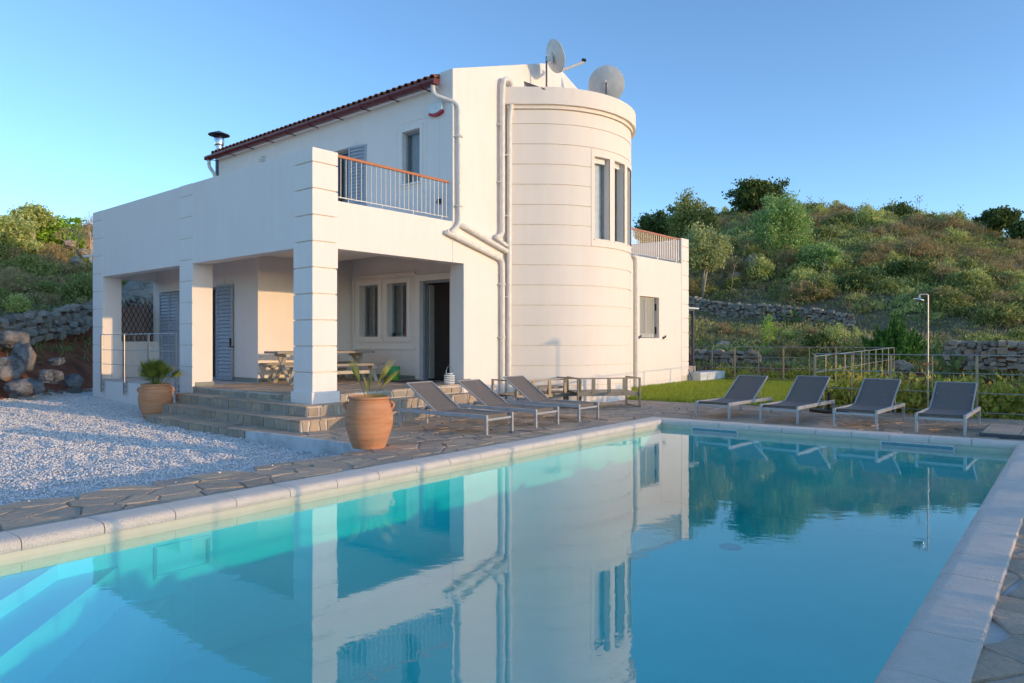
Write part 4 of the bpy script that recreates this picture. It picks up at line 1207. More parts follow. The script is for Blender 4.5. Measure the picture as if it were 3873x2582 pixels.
for i, (x, y, a, lab) in enumerate(LG):
    o = lounger0 if i == 0 else copy_tree(lounger0)
    o.location = (x, y, deckz(x, y) + 0.002); o.rotation_euler = (0, 0, R(a))
    tag(o, lab, 'sun lounger', 'sun loungers around the pool')
    for ch in o.children:
        if ch.name.startswith('backrest'): ch.rotation_euler = (0, -R(33) + R((0.0, 1.4, -0.8, 1.0, -1.2, 0.4, 1.8)[i]), 0)

# ------------------------------------------------------------------ terracotta pots with fan palms
def make_pot(label, loc, s=1.0, rz=0.0):
    t = thing('terracotta_pot', label, 'pot', loc, rz, 'terracotta pots by the steps')
    prof = [(0.0, 0.0), (0.228, 0.0), (0.238, 0.02), (0.268, 0.10), (0.282, 0.14), (0.286, 0.15), (0.285, 0.158), (0.312, 0.23), (0.333, 0.31), (0.343, 0.38), (0.344, 0.43), (0.338, 0.445), (0.341, 0.455), (0.336, 0.50), (0.324, 0.545), (0.318, 0.55), (0.318, 0.56), (0.302, 0.62), (0.284, 0.67), (0.277, 0.69),
            (0.290, 0.70), (0.299, 0.715), (0.294, 0.733), (0.275, 0.738), (0.258, 0.728), (0.252, 0.69), (0.25, 0.65)]
    prof = [(r * s, z * s) for r, z in prof]
    MB().lathe(prof, 48).build('body', M['terracotta'], t, smooth=35)
    for a in (0.0, math.pi):
        h = MB(); pts = []
        for k in range(9):
            f = k / 8; an = math.pi * f
            r = 0.296 + 0.055 * math.sin(an); z = 0.655 - 0.13 * f + 0.02 * math.sin(an)
            pts.append((math.cos(a) * r * s, math.sin(a) * r * s, z * s))
        h.tube(pts, 0.020 * s, 8).build('handle', M['terracotta'], t, smooth=True)
    MB().lathe([(0.0, 0.665 * s), (0.25 * s, 0.66 * s)], 24).build('soil', M['potsoil'], t)
    return t
def fan_frond(mb, base, az, el, L, fanR, spread, n, droop=0.2, twist=0.0):
    base = Vector(base); d = Vector((math.cos(az) * math.cos(el), math.sin(az) * math.cos(el), math.sin(el)))
    pts = [base + d * (L * i / 4) + Vector((0, 0, -droop * L * (i / 4) ** 2 * 0.25)) for i in range(5)]
    mb.tube(pts, [0.008, 0.007, 0.006, 0.005, 0.004], 5)
    tip = pts[-1]; d = (pts[-1] - pts[-2]).normalized()
    side = d.cross(Vector((0, 0, 1)))
    side = side.normalized() if side.length > 0.05 else Vector((1, 0, 0))
    nrm = side.cross(d).normalized()
    side = (side * math.cos(twist) + nrm * math.sin(twist)).normalized(); nrm = side.cross(d).normalized()
    for k in range(n):
        a = -spread / 2 + spread * k / (n - 1)
        dir_ = (d * math.cos(a) + side * math.sin(a)).normalized()
        l = fanR * (0.80 + 0.2 * math.cos(a)) * random.uniform(0.9, 1.05)
        wv = dir_.cross(nrm).normalized() * (0.0095 * fanR / 0.35)
        m1 = tip + dir_ * (l * 0.5) + nrm * 0.012 * (1 if k % 2 else -1)
        e = tip + dir_ * l + Vector((0, 0, -droop * 0.16 * l)) - nrm * 0.01
        b = len(mb.v)
        mb.v += [tuple(tip), tuple(m1 + wv), tuple(e), tuple(m1 - wv), tuple(m1 + nrm * 0.008)]
        mb.f += [(b, b + 1, b + 4), (b + 1, b + 2, b + 4), (b + 2, b + 3, b + 4), (b + 3, b, b + 4)]
M['palm'] = leafmat('fan_palm_leaf', [(0.13, 0.16, 0.03), (0.22, 0.25, 0.05), (0.36, 0.36, 0.09), (0.50, 0.46, 0.16)], 0.4)
M['palm_lush'] = leafmat('lush_palm_leaf', [(0.11, 0.16, 0.025), (0.20, 0.26, 0.04), (0.34, 0.36, 0.07)], 0.4)
pot_b = (-2.06, 10.36, deckz(-2.06, 10.36) + 0.002)
make_pot('big terracotta jar with sparse upright palm fronds by the pool terrace edge', pot_b, 1.0, R(8))
tp = thing('potted_palm', 'sparse fan palm with a few upright half-folded fronds in the nearer jar', 'plant', (pot_b[0], pot_b[1], pot_b[2] + 0.67))
random.seed(21)
for az, el, L, r, sp, nn, tw in ((2.4, 1.05, 0.30, 0.46, 0.35, 9, 0.3), (1.2, 1.38, 0.14, 0.33, 0.75, 14, 1.1), (0.35, 1.08, 0.27, 0.48, 0.45, 10, 0.6), (0.1, 0.86, 0.26, 0.42, 0.75, 14, 0.2), (4.4, 1.35, 0.10, 0.30, 0.6, 10, 0.9),
                             (3.2, 0.35, 0.05, 0.22, 0.9, 8, 0.1), (5.4, 0.45, 0.10, 0.17, 1.0, 9, 0.3), (0.0, 0.5, 0.10, 0.19, 1.1, 10, 0.4), (3.7, 0.6, 0.04, 0.16, 0.7, 7, 0.5)):
    mb = MB(); fan_frond(mb, (random.uniform(-0.05, 0.05), random.uniform(-0.05, 0.05), -0.02), az, el, L, r, sp, nn, 0.15, tw); mb.build('frond', M['palm'], tp)
pl = H(-0.80, 4.87); pot_a = (pl[0], pl[1], float(gz(pl[0], pl[1])) + 0.004)
make_pot('terracotta jar holding a bushy fan palm at the end of the steps', pot_a, 1.05, R(15))
tp = thing('potted_palm', 'bushy green fan palm filling the jar at the end of the steps', 'plant', (pot_a[0], pot_a[1], pot_a[2] + 0.70))
random.seed(5)
for k in range(36):
    az = k * 2.399; el = 0.62 + 0.90 * (k / 36) ** 0.7 + random.uniform(-0.12, 0.12)
    mb = MB(); fan_frond(mb, (random.uniform(-0.06, 0.06), random.uniform(-0.06, 0.06), -0.02), az, el, random.uniform(0.26, 0.42), random.uniform(0.27, 0.34), 1.9, 20, 0.06, random.uniform(-0.4, 0.4)); mb.build('frond', M['palm_lush'], tp)

# ------------------------------------------------------------------ bronze outdoor furniture
def sofa(label, front_r, ang, W, D=0.95):
    """origin at front right foot; x to the left along the front, y to the back"""
    t = thing('sofa_frame', label, 'sofa', (front_r[0], front_r[1], deckz(*front_r) + 0.002), ang, 'bare bronze sofa frames')
    B = M['bronze']
    for x in (0.0, W):
        e = MB().box(x - 0.02, x + 0.02, 0, 0.06, 0.0, 0.70).box(x - 0.02, x + 0.02, D - 0.06, D, 0.0, 0.70).box(x - 0.02, x + 0.02, 0.06, D - 0.06, 0.0, 0.03).box(x - 0.02, x + 0.02, 0.06, D - 0.06, 0.67, 0.70)
        e.build('arm', B, t, bevel=0.003)
    MB().box(0.02, W - 0.02, D - 0.05, D - 0.01, 0.675, 0.703).build('back_rail', B, t)
    for k in range(3):
        x = W * (k + 1) / 4
        MB().box(x - 0.04, x + 0.04, D - 0.05, D - 0.02, 0.34, 0.676).build('back_post', B, t)
    MB().box(0.02, W - 0.02, 0.02, 0.06, 0.28, 0.37).box(0.02, W - 0.02, D - 0.08, D - 0.04, 0.28, 0.36).build('seat_frame', B, t, bevel=0.003)
    for k in range(7):
        y = 0.10 + k * (D - 0.2) / 6
        MB().box(0.02, W - 0.02, y - 0.045, y + 0.045, 0.345, 0.362).build('seat_slat', B, t)
    return t
dR = Vector((0.19, -0.98)).normalized()
sofa('bare bronze sofa frame at the right end of the tower, facing the pool', (2.80, 17.66), math.atan2(0.98, -0.19) + R(90) - R(0), 1.49)
sofa('bare bronze sofa frame half hidden behind the loungers and table', (1.07, 17.96), math.atan2(0.74, -0.58) + R(90), 1.95)
tb = thing('coffee_table', 'low bronze coffee table in front of the sofa frames', 'table', (0.62, 16.42, deckz(0.62, 16.42)), math.atan2(0.74, 0.675))
for x in (0.0, 0.95):
    for y in (0.0, 0.5):
        MB().box(x - 0.03, x + 0.03, y - 0.03, y + 0.03, 0, 0.46).build('leg', M['bronze'], tb)
MB().box(-0.03, 0.98, -0.03, 0.53, 0.46, 0.51).build('table_top', M['bronze'], tb, bevel=0.004)

# ------------------------------------------------------------------ picnic table and benches on the porch
def trestle(name, label, cat, uv, rz, L, W, Ht, boards, group=None):
    x, y, _ = H(*uv)
    t = thing(name, label, cat, (x, y, pf(uv[0]) + 0.004), HA + rz, group)
    bw = W / boards
    for k in range(boards):
        y0 = -W / 2 + k * bw
        MB().box(-L / 2, L / 2, y0 + 0.003, y0 + bw - 0.003, Ht - 0.055, Ht).build('board', M['wood'], t, bevel=0.004)
    for x in (-L / 2 + 0.28, L / 2 - 0.28):
        for s in (-1, 1):
            MB().bar((x + 0.03 * s, -s * W * 0.46, 0.0), (x + 0.03 * s, s * W * 0.40, Ht - 0.056), 0.045, 0.09, up=(1, 0, 0)).build('leg', M['wood_pale'], t, bevel=0.003)
        MB().box(x - 0.05, x + 0.05, -W * 0.44, W * 0.44, Ht - 0.13, Ht - 0.057).build('batten', M['wood_pale'], t)
    MB().box(-L / 2 + 0.28, L / 2 - 0.28, -0.02, 0.02, Ht * 0.45, Ht * 0.45 + 0.08).build('stretcher', M['wood_pale'], t)
    return t
trestle('picnic_table', 'long weathered wooden table with crossed legs on the porch', 'table', (2.65, 3.55), R(-10), 2.55, 0.85, 0.76, 5)
trestle('picnic_bench', 'wooden bench with crossed legs on the pool side of the porch table', 'bench', (2.50, 2.78), R(-10), 2.6, 0.32, 0.46, 2, 'porch benches')
trestle('picnic_bench', 'wooden bench with crossed legs between the porch table and the wall', 'bench', (2.82, 4.30), R(-10), 2.5, 0.32, 0.46, 2, 'porch benches')

# ------------------------------------------------------------------ small things on the porch
x, y, _ = H(4.05, 2.45)
tb = thing('waste_bin', 'small green plastic bin with a liner folded over its rim', 'bin', (x, y, pf(4.05) + 0.003), HA)
MB().lathe([(0.0, 0), (0.125, 0), (0.155, 0.30), (0.15, 0.30)], 4 * 6).build('bin_body', M['green_bin'], tb, smooth=40)
MB().lathe([(0.165, 0.15), (0.172, 0.33), (0.16, 0.345), (0.145, 0.33), (0.13, 0.1)], 24).build('liner', M['teal_bag'], tb, smooth=40)
x, y, _ = H(3.78, 0.16)
tl = thing('lantern', 'white slatted metal lantern with a wire handle on the porch edge', 'lantern', (x, y, pf(3.78) + 0.003), HA)
for k in range(4): MB().lathe([(0.11, 0.03 + k * 0.05), (0.125, 0.03 + k * 0.05), (0.125, 0.055 + k * 0.05), (0.11, 0.055 + k * 0.05), (0.11, 0.03 + k * 0.05)], 24).build('ring_slat', M['white_plastic'], tl)
MB().lathe([(0, 0.0), (0.12, 0.0), (0.12, 0.015), (0, 0.015)], 24).lathe([(0, 0.23), (0.085, 0.23), (0.08, 0.25), (0, 0.25)], 24).build('plate', M['white_plastic'], tl)
MB().tube([(0.11 * math.cos(a), 0.0, 0.22 + 0.20 * math.sin(a)) for a in np.linspace(0, math.pi, 13)], 0.004, 6).build('handle', M['steel'], tl)
for a in range(3): MB().tube([(0.115 * math.cos(a * 2.1), 0.115 * math.sin(a * 2.1), 0), (0.115 * math.cos(a * 2.1), 0.115 * math.sin(a * 2.1), 0.23)], 0.005, 6).build('upright', M['white_plastic'], tl)
x, y, _ = H(3.85, 1.45)
tag(MB().box(-0.33, 0.33, -0.55, 0.55, 0, 0.012).build('door_mat', M['mat'], None, loc=(x, y, pf(3.85) + 0.004), rotz=HA), 'dark red woven door mat in front of the open entrance door', 'mat')
x, y, _ = H(4.62, 3.10)
c = MB().lathe([(0, 0), (0.035, 0), (0.045, 0.10), (0.042, 0.10), (0.034, 0.01)], 18).build('mug', M['black'], None, loc=(x, y, 1.628)); tag(c, 'black mug on the porch window sill', 'mug')
x, y, _ = H(4.62, 2.62)
c = MB().lathe([(0, 0), (0.03, 0), (0.034, 0.09), (0.02, 0.10), (0, 0.10)], 18).build('jar', plain('red_jar', (0.45, 0.12, 0.12)), None, loc=(x, y, 1.628)); tag(c, 'small red jar on the porch window sill', 'jar')

# ------------------------------------------------------------------ fittings on the walls and roof
x, y, _ = H(3.73, 0.51)
al = thing('alarm_box', 'white alarm siren box with red lower lens under the eaves', 'alarm', (x, y, 6.90), HA)
def rounded(mb, w, h, d, curve, zoff):
    n = 10; vs = []
    for dd in (0.0, -d):
        top_ = [(dd, w * (k / n - 0.5), zoff + h / 2 + 0.012 * math.sin(math.pi * k / n)) for k in range(n + 1)]
        bot_ = [(dd, w * (k / n - 0.5), zoff - h / 2 - curve * math.sin(math.pi * k / n)) for k in range(n + 1)]
        vs.append(top_ + bot_[::-1])
    m = len(vs[0])
    mb.add(vs[0] + vs[1], [tuple(range(m)), tuple(range(m, 2 * m))[::-1]] + [((k + 1) % m, k, k + m, (k + 1) % m + m) for k in range(m)])
    return mb
rounded(MB(), 0.46, 0.18, 0.09, 0.05, 0.045).build('casing', M['white_plastic'], al, bevel=0.008)
rounded(MB(), 0.44, 0.13, 0.08, 0.05, -0.045).build('lens', M['red'], al, bevel=0.006)
x, y, _ = H(3.73, 8.06)
bl = thing('bulkhead_lamp', 'caged oval bulkhead lamp high on the upper side wall', 'lamp', (x, y, 6.98), HA)
gl = MB(); gl.lathe([(0.0, 0.09), (0.06, 0.08), (0.10, 0.05), (0.12, 0.0)], 20); o = gl.build('lens', M['dish'], bl, smooth=True); o.rotation_euler = (0, R(-90), 0)
ca = MB()
for k in range(3): ca.tube([(0, -0.12 + 0.12 * k, -0.11), (-0.10, -0.10 + 0.10 * k, 0), (0, -0.12 + 0.12 * k, 0.11)], 0.008, 6)
ca.tube([(0, -0.14, 0), (-0.11, 0, 0), (0, 0.14, 0)], 0.008, 6).box(-0.02, 0, -0.14, 0.14, -0.12, 0.12).build('cage', M['pipe'], bl)
x, y, _ = H(-0.02, 10.90)
CAMS = 0.62
cc = thing('security_camera', 'white bullet security camera on the far porch corner', 'camera', (x, y, 3.97), HA)
MB().tube([(0, 0, 0), (-0.25, 0.26, -0.06)], 0.055, 16).build('camera_body', M['white_plastic'], cc, smooth=40)
MB().tube([(-0.245, 0.255, -0.059), (-0.26, 0.27, -0.063)], 0.052, 16).build('camera_lens', M['black'], cc)
MB().tube([(0.03, -0.1, 0.0), (-0.03, 0.03, -0.03), (-0.04, 0.04, -0.20)], 0.03, 10).build('bracket', M['white_plastic'], cc)
cc.scale = (CAMS,) * 3
x, y, _ = H(3.72, 0.42)
tt = thing('wall_tap', 'small dark garden tap on the balcony wall', 'tap', (x, y, 4.75), HA)
MB().tube([(0.0, 0, 0), (-0.08, 0, 0), (-0.11, 0, -0.05)], 0.018, 8).build('spout', M['zinc'], tt)
MB().tube([(-0.04, -0.04, 0.05), (-0.04, 0.04, 0.05)], 0.010, 8).tube([(-0.04, 0, 0), (-0.04, 0, 0.05)], 0.008, 6).build('tap_handle', M['zinc'], tt)
MB().box(-0.02, 0, -0.05, 0.05, -0.06, 0.06).build('tap_plate', M['zinc'], tt)

def dish(label, base, centre, normal, rad, arm, zb):
    t = thing('satellite_dish', label, 'satellite dish', (base[0], base[1], zb), 0, 'satellite dishes on the tower roof')
    b = Vector(base + (zb,)); c = Vector(centre) - b; nv = Vector(normal).normalized()
    prof = [(rad * k / 8, rad * 0.22 * (k / 8) ** 2) for k in range(9)]
    prof2 = [(r, z - 0.012) for r, z in prof][::-1]
    mb = MB().lathe(prof + prof2, 40)
    d = mb.build('reflector', M['dish'], t, smooth=60)
    d.location = c - nv * rad * 0.12; d.rotation_euler = nv.to_track_quat('Z', 'Y').to_euler()
    pole_top = Vector((0, 0, c.z + 0.0))
    back = c - nv * (rad * 0.12 + 0.02)
    MB().tube([(0, 0, 0), pole_top], 0.024, 12).build('mast', M['zinc'], t, smooth=40)
    MB().bar(pole_top + Vector((0, 0, -0.06)), back - Vector((0, 0, 0.06)), 0.07, 0.10).bar(back + Vector((0, 0, 0.10)), back - Vector((0, 0, 0.16)), 0.14, 0.05).build('mount', M['dish'], t, bevel=0.006)
    up = (Vector((0, 0, 1)) - nv * nv.z).normalized()
    foot = c - up * rad * 0.92
    head = Vector(arm) - b
    MB().bar(foot, head, 0.05, 0.06).build('feed_arm', M['dish'], t, bevel=0.004)
    MB().tube([head + Vector((0, 0, 0.02)), head - nv * 0.10 + Vector((0, 0, 0.08))], [0.05, 0.035], 12).build('feed_horn', M['black'], t, smooth=40)
    MB().tube([(-0.45, 0.1, 0.0), (0, 0, 0.42)], 0.012, 8).build('stay', M['zinc'], t)
    return t
dish('smaller white satellite dish on a mast, tilted sideways with its feed arm out', (0.883, 18.4), (1.08, 18.40, 8.79), (0.84, 0.40, 0.36), 0.42, (1.89, 18.55, 8.72), 7.50)
dish('larger white satellite dish seen from behind over the tower parapet', (2.50, 19.05), (2.51, 19.20, 8.36), (0.30, 0.90, 0.30), 0.49, (2.75, 19.85, 8.25), 7.50)
x, y, _ = H(6.0, -0.28)
tag(MB().bar((0, 0, 0), (0.52, -0.10, -0.22), 0.4, 0.02).build('roof_board', M['zinc'], None, loc=(x, y, 7.93)), 'dark board with blue edge leaning on the tower roof', 'board')
brd = C.objects[-1]
MB().bar((-0.01, 0.0, 0.004), (-0.012, 0, 0.006), 0.4, 0.03).build('board_edge', M['blue'], brd)

# ------------------------------------------------------------------ shower, fences, hatch, parasol base
sh_ = thing('outdoor_shower', 'slim chrome outdoor shower pole with bent arm behind the loungers', 'shower', (8.36, 14.45, -0.01), 0)
MB().tube([(0, 0, 0), (0, 0, 2.43), (-0.008, 0, 2.45), (-0.03, 0, 2.458), (-0.15, 0, 2.458), (-0.17, 0, 2.45), (-0.175, 0, 2.38)], 0.014, 12).build('riser_pipe', M['rail_steel'], sh_, smooth=50)
o = MB().lathe([(0.0, 0.05), (0.02, 0.05), (0.05, 0.02), (0.11, 0.0), (0.11, -0.012), (0, -0.014)], 24).build('shower_head', M['steel'], sh_, smooth=35); o.location = (-0.18, 0, 2.35); o.rotation_euler = (0, R(14), 0)
MB().tube([(-0.10, 0, 1.05), (0.08, 0, 1.05)], 0.02, 10).build('mixer', M['handrail'], sh_)
MB().lathe([(0.0, 0.0), (0.07, 0.0), (0.07, 0.012), (0.03, 0.02)], 20).build('foot_plate', M['rail_steel'], sh_)

def fence(label, a, b, z0f, first=True, spacing=1.70, flat=True):
    a3, b3 = P(*a), P(*b)
    A3, B3 = Vector(a3[:2]), Vector(b3[:2]); d = B3 - A3; L = d.length; d.normalize()
    t = thing('pool_fence', label, 'fence', (A3.x, A3.y, 0), math.atan2(d.y, d.x), 'pool fence runs')
    k = max(1, round(L / spacing))
    zA, zB = z0f(*A3), z0f(*B3)
    for i in range(0 if first else 1, k + 1):
        x = L * i / k; z = zA + (zB - zA) * i / k
        MB().box(x - 0.024, x + 0.024, -0.007, 0.007, z - 0.05, z + 1.235).build('post', M['post_paint'], t)
    for i in range(k):
        x = L * (i + 0.5) / k; z = zA + (zB - zA) * (i + 0.5) / k
        MB().tube([(x, 0, z + 0.10), (x, 0, z + 1.225)], 0.010, 6).build('stanchion', M['post_paint'], t)
    for h in (1.225, 0.86, 0.48, 0.10):
        MB().tube([(0, 0.014, zA + h), (L, 0.014, zB + h)], 0.011 if h > 1 else 0.008, 8).build('rail', M['rail_steel'], t)
    return t
zf0 = lambda x, y: 0.0
fence('slender steel fence with four rails behind the row of dark loungers', (16.85, -3.0), (16.85, 4.66), zf0)
fence('slender steel fence running along the edge of the lawn away from the pool', (16.85, 4.66), (25.6, 4.66), lambda x, y: float(lz(x, y)) - 0.01, first=False)
fence('slender steel fence at the far end of the lawn below the hillside', (25.6, 4.66), (25.6, 11.6), lambda x, y: float(lz(x, y)) - 0.01, first=False)
fence('slender steel fence on the open side of the pool terrace', (-2.5, -2.05), (16.85, -2.05), zf0, first=False)
hp = thing('access_hatch', 'raised stone-covered access hatch with dark metal rim at the pool corner', 'hatch', P(13.5, -0.30, 0.0), PA)
MB().box(0, 1.5, 0, 1.55, -0.01, 0.055).build('rim', M['zinc'], hp, bevel=0.004)
for i in range(3):
    for j in range(3):
        MB().box(0.03 + i * 0.485, 0.03 + i * 0.485 + 0.47, 0.03 + j * 0.50, 0.03 + j * 0.50 + 0.487, 0.05, 0.07).build('paving_slab', M['flag'], hp, bevel=0.004)
pb_ = thing('parasol_base', 'low dark parasol base with a short socket behind a lounger', 'parasol base', (6.72, 15.25, 0.0), R(20))
MB().box(-0.28, 0.28, -0.28, 0.28, 0, 0.07).build('slab', M['black'], pb_, bevel=0.02)
MB().tube([(0, 0, 0.07), (0, 0, 0.42)], 0.035, 12).build('socket', M['black'], pb_)

# ------------------------------------------------------------------ behind the wing: canopy, steps, pot, dry bundle
x, y, _ = H(15.41, 0.0)
cn = thing('door_canopy', 'small white-edged canopy on a dark post beside the wing', 'canopy', (x, y, 0), HA)
MB().box(0.02, 1.15, 0.15, 2.6, 2.68, 2.73).build('canopy_roof', M['white_plastic'], cn)
MB().box(0.78, 0.86, 0.20, 0.28, 0.1, 2.62).build('post', M['zinc'], cn)
MB().box(0.02, 0.90, 0.18, 0.30, 2.60, 2.68).build('beam', M['zinc'], cn)
bs = thing('rear_stone_steps', 'low whitewashed wall and stone steps beside the wing corner', 'steps', (x, y, 0), HA)
MB().box(0.03, 2.05, -0.45, 0.2, -0.3, 0.42).build('retaining_wall', M['whitewash'], bs, bevel=0.02)
for k in range(4): MB().box(0.04, 1.0, 0.2 + 0.4 * k, 0.6 + 0.4 * k, -0.3, 0.42 + 0.20 * (k + 1)).build('step', M['rock'], bs, bevel=0.02)
x, y, _ = H(16.95, 0.75)
db = thing('dry_stalk_bundle', 'dark sheaf of dry palm stalks leaning by the fence corner', 'stalks', (x, y, 0.38), HA)
random.seed(3)
for k in range(46):
    a = random.uniform(0, 6.28); r = random.uniform(0.02, 0.20)
    MB().tube([(0.30 * r / 0.2 * math.cos(a) * 1.2, 0.30 * r / 0.2 * math.sin(a), 0.0), (r * 0.7 * math.cos(a), r * 0.7 * math.sin(a), 0.72 - r)], 0.012, 5).build('stalk', M['lattice'], db)
x, y, _ = H(16.9, 2.0)
ptc = thing('terracotta_pot', 'small plain terracotta pot on the stone steps by the canopy', 'pot', (x, y, 0.82), HA)
MB().lathe([(0.0, 0), (0.15, 0), (0.20, 0.34), (0.225, 0.34), (0.225, 0.40), (0.20, 0.40), (0.18, 0.33), (0, 0.32)], 24).build('body', M['terracotta'], ptc, smooth=35)
MB().box(-0.6, 0.6, -0.5, 0.9, -0.9, 0.0).build('plinth', M['rock'], ptc, bevel=0.04)
cb = MB().tube([H(15.35, -0.03, 0.52), H(15.38, -0.10, 0.30), H(15.45, -0.14, 0.16), H(15.6, -0.1, 0.22), H(15.7, -0.06, 0.45)], 0.012, 6).build('hose', M['black'])
tag(cb, 'thin dark hose looping down the corner of the wing', 'hose')

# ------------------------------------------------------------------ stones, walls, boulders
def at(dx, dist):                                    # bearing (as seen in the photograph's width of 2352) and distance -> ground position
    x = (dx - 1176) / 1651 * dist
    return x, dist, tz(x, dist)
random.seed(31)
def rock_mesh(seed, flat=0.75, pts=13):
    r = random.Random(seed); bm = bmesh.new()
    for sx in (-1, 1):
        for sy in (-1, 1):
            for sz in (-1, 1):
                bm.verts.new((sx * r.uniform(0.55, 0.95) * 0.5, sy * r.uniform(0.55, 0.95) * 0.5, sz * r.uniform(0.55, 0.95) * 0.5 * flat))
    for _ in range(pts - 8):
        v = Vector((r.gauss(0, 1), r.gauss(0, 1), r.gauss(0, 1))).normalized() * 0.5
        bm.verts.new((v.x, v.y, v.z * flat))
    res = bmesh.ops.convex_hull(bm, input=bm.verts)
    bmesh.ops.delete(bm, geom=[g for g in res['geom_interior'] if isinstance(g, bmesh.types.BMVert)], context='VERTS')
    me = bpy.data.meshes.new('stone'); bm.to_mesh(me); bm.free()
    me.materials.append(M['rock'])
    return me
ROCKS = [rock_mesh(k) for k in range(14)]
M['rock_grey'] = M['rock']
def stone(parent, x, y, z, sx, sy, sz, rzv, name='stone'):
    o = bpy.data.objects.new(name, random.choice(ROCKS)); C.objects.link(o); o.parent = parent
    o.location = (x, y, z); o.scale = (sx, sy, sz); o.rotation_euler = (random.uniform(-0.5, 0.5), random.uniform(-0.3, 0.3), rzv + random.uniform(-0.5, 0.5))
    return o
def drystone(label, pts, H0, sl, sh, th=0.45):
    """pts: list of (x, y, ztop); local coordinates are world offsets from the first point"""
    x0, y0, z0 = pts[0]
    t = thing('dry_stone_wall', label, 'stone wall', (x0, y0, z0 - H0))
    core = MB()
    for (a, b) in zip(pts[:-1], pts[1:]):
        A, B = Vector(a), Vector(b); d = B - A; L = math.hypot(d.x, d.y); ang = math.atan2(d.y, d.x)
        nrm = Vector((-math.sin(ang), math.cos(ang)))
        oa = A - Vector((x0, y0, z0 - H0)); ob = B - Vector((x0, y0, z0 - H0))
        q = nrm * th * 0.32
        core.add([(oa.x - q.x, oa.y - q.y, oa.z - H0 - 0.3), (ob.x - q.x, ob.y - q.y, ob.z - H0 - 0.3), (ob.x + q.x, ob.y + q.y, ob.z - H0 - 0.3), (oa.x + q.x, oa.y + q.y, oa.z - H0 - 0.3),
                  (oa.x - q.x, oa.y - q.y, oa.z - 0.12), (ob.x - q.x, ob.y - q.y, ob.z - 0.12), (ob.x + q.x, ob.y + q.y, ob.z - 0.12), (oa.x + q.x, oa.y + q.y, oa.z - 0.12)],
                 [(0, 3, 2, 1), (4, 5, 6, 7), (0, 1, 5, 4), (1, 2, 6, 5), (2, 3, 7, 6), (3, 0, 4, 7)])
        rows = max(1, round(H0 / sh))
        for r in range(rows):
            s = random.uniform(0, sl * 0.5)
            while s < L:
                w = random.uniform(0.5, 1.5) * sl
                f = min(1, (s + w / 2) / L)
                zt = oa.z + (ob.z - oa.z) * f
                z = zt - H0 + (r + 0.5) * sh + random.uniform(-0.3, 0.3) * sh
                c = oa + (ob - oa) * f
                for side in (-1,):
                    off_ = nrm * side * (th * 0.30 + random.uniform(-0.03, 0.05))
                    stone(t, c.x + off_.x * WS, c.y + off_.y * WS, z, w * 1.18, th * random.uniform(0.7, 1.0), sh * random.uniform(1.1, 2.2), ang)
                s += w
    core.build('core', M['redsoil'], t)
    return t
WS = -1.0     # stones show on the right-hand side of the path
wp = [(-15.95, y, 2.28 + 0.15 * (y - 22.5)) for y in (19.5, 22, 24.5, 27, 29.5, 32)]
WS = 1.0
drystone('dry stone terrace wall of grey and rust stones above the red soil bank', wp, 0.98, 0.32, 0.19)
def pw_(p, t): y = p / (PX.x * t + PX.y); return (t * y, y)
wp = []
for t_, dz in ((0.242, 1.0), (0.30, 1.0), (0.36, 1.0), (0.42, 0.95), (0.475, 0.85)):
    x, y = pw_(40.9, t_); xb, yb = pw_(40.1, t_); wp.append((x, y, tz(xb, yb) + 1.15 * dz))
WS = 1.0
drystone('long grey dry stone wall across the right hillside below the scrub', wp, 1.1, 0.25, 0.16)
wp = []
for t_ in (0.60, 0.66, 0.73, 0.80):
    x, y = pw_(27.6, t_); wp.append((x, y, tz(x, y) + 0.95))
drystone('short grey dry stone wall beside the prickly pear', wp, 0.85, 0.21, 0.13)
wp = []
for t_ in (0.235, 0.29, 0.34):
    x, y = pw_(28.4, t_); wp.append((x, y, tz(x, y) + 0.42))
drystone('low rubble wall topping the red bank beyond the lawn fence', wp, 0.42, 0.30, 0.16)

def boulder(label, loc, s, seed, name='boulder', cat='boulder', group=None, mat='boulder', rz_=0.0):
    bm = bmesh.new(); bmesh.ops.create_icosphere(bm, subdivisions=4, radius=0.5)
    o3 = Vector((seed * 3.7, seed * 1.9, seed * 0.7))
    for v in bm.verts:
        d = noise.noise(v.co * 1.8 + o3) * 0.30 - abs(noise.noise(v.co * 3.6 + o3)) * 0.30 + noise.noise(v.co * 9.0 + o3) * 0.07
        fd, fp = noise.voronoi(v.co * 2.4 + o3)
        v.co *= 1 + d + 0.22 * min(fd[1] - fd[0], 0.5)
        v.co.x *= s[0]; v.co.y *= s[1]; v.co.z *= s[2]
    me = bpy.data.meshes.new(name); bm.to_mesh(me); bm.free()
    me.shade_smooth(); me.set_sharp_from_angle(angle=R(28))
    o = put(name, me, M[mat], None, 0, loc, rz_)
    return tag(o, label, cat, group)
def lb(dx, dy, dist, s, seed, label, **k):
    s = tuple(q * (0.60 if k.get('mat') is None else 0.85) for q in s)
    x = (dx - 1176) / 1651 * dist; z = 1.5 - (dy - 784) / 1651 * dist
    boulder(label, (x, dist + (0.25 if k.get('mat') is None else 0), z - (0.12 if k.get('mat') is None else 0)), s, seed, rz_=seed * 1.3, **k)
lb(38, 812, 20.3, (1.0, 1.2, 1.5), 1, 'tall blue-grey boulder slab leaning on the red soil bank')
lb(2, 838, 19.6, (1.0, 1.3, 1.1), 2, 'orange-stained boulder at the foot of the stone wall bank')
lb(44, 880, 19.2, (1.5, 1.2, 0.75), 3, 'broad grey boulder half buried where gravel meets the bank')
lb(105, 856, 20.2, (1.1, 1.0, 0.75), 4, 'rounded brown boulder in the red soil bank')
lb(158, 866, 21.0, (1.0, 0.9, 0.7), 6, 'rust-coloured boulder in the red soil near the porch corner')
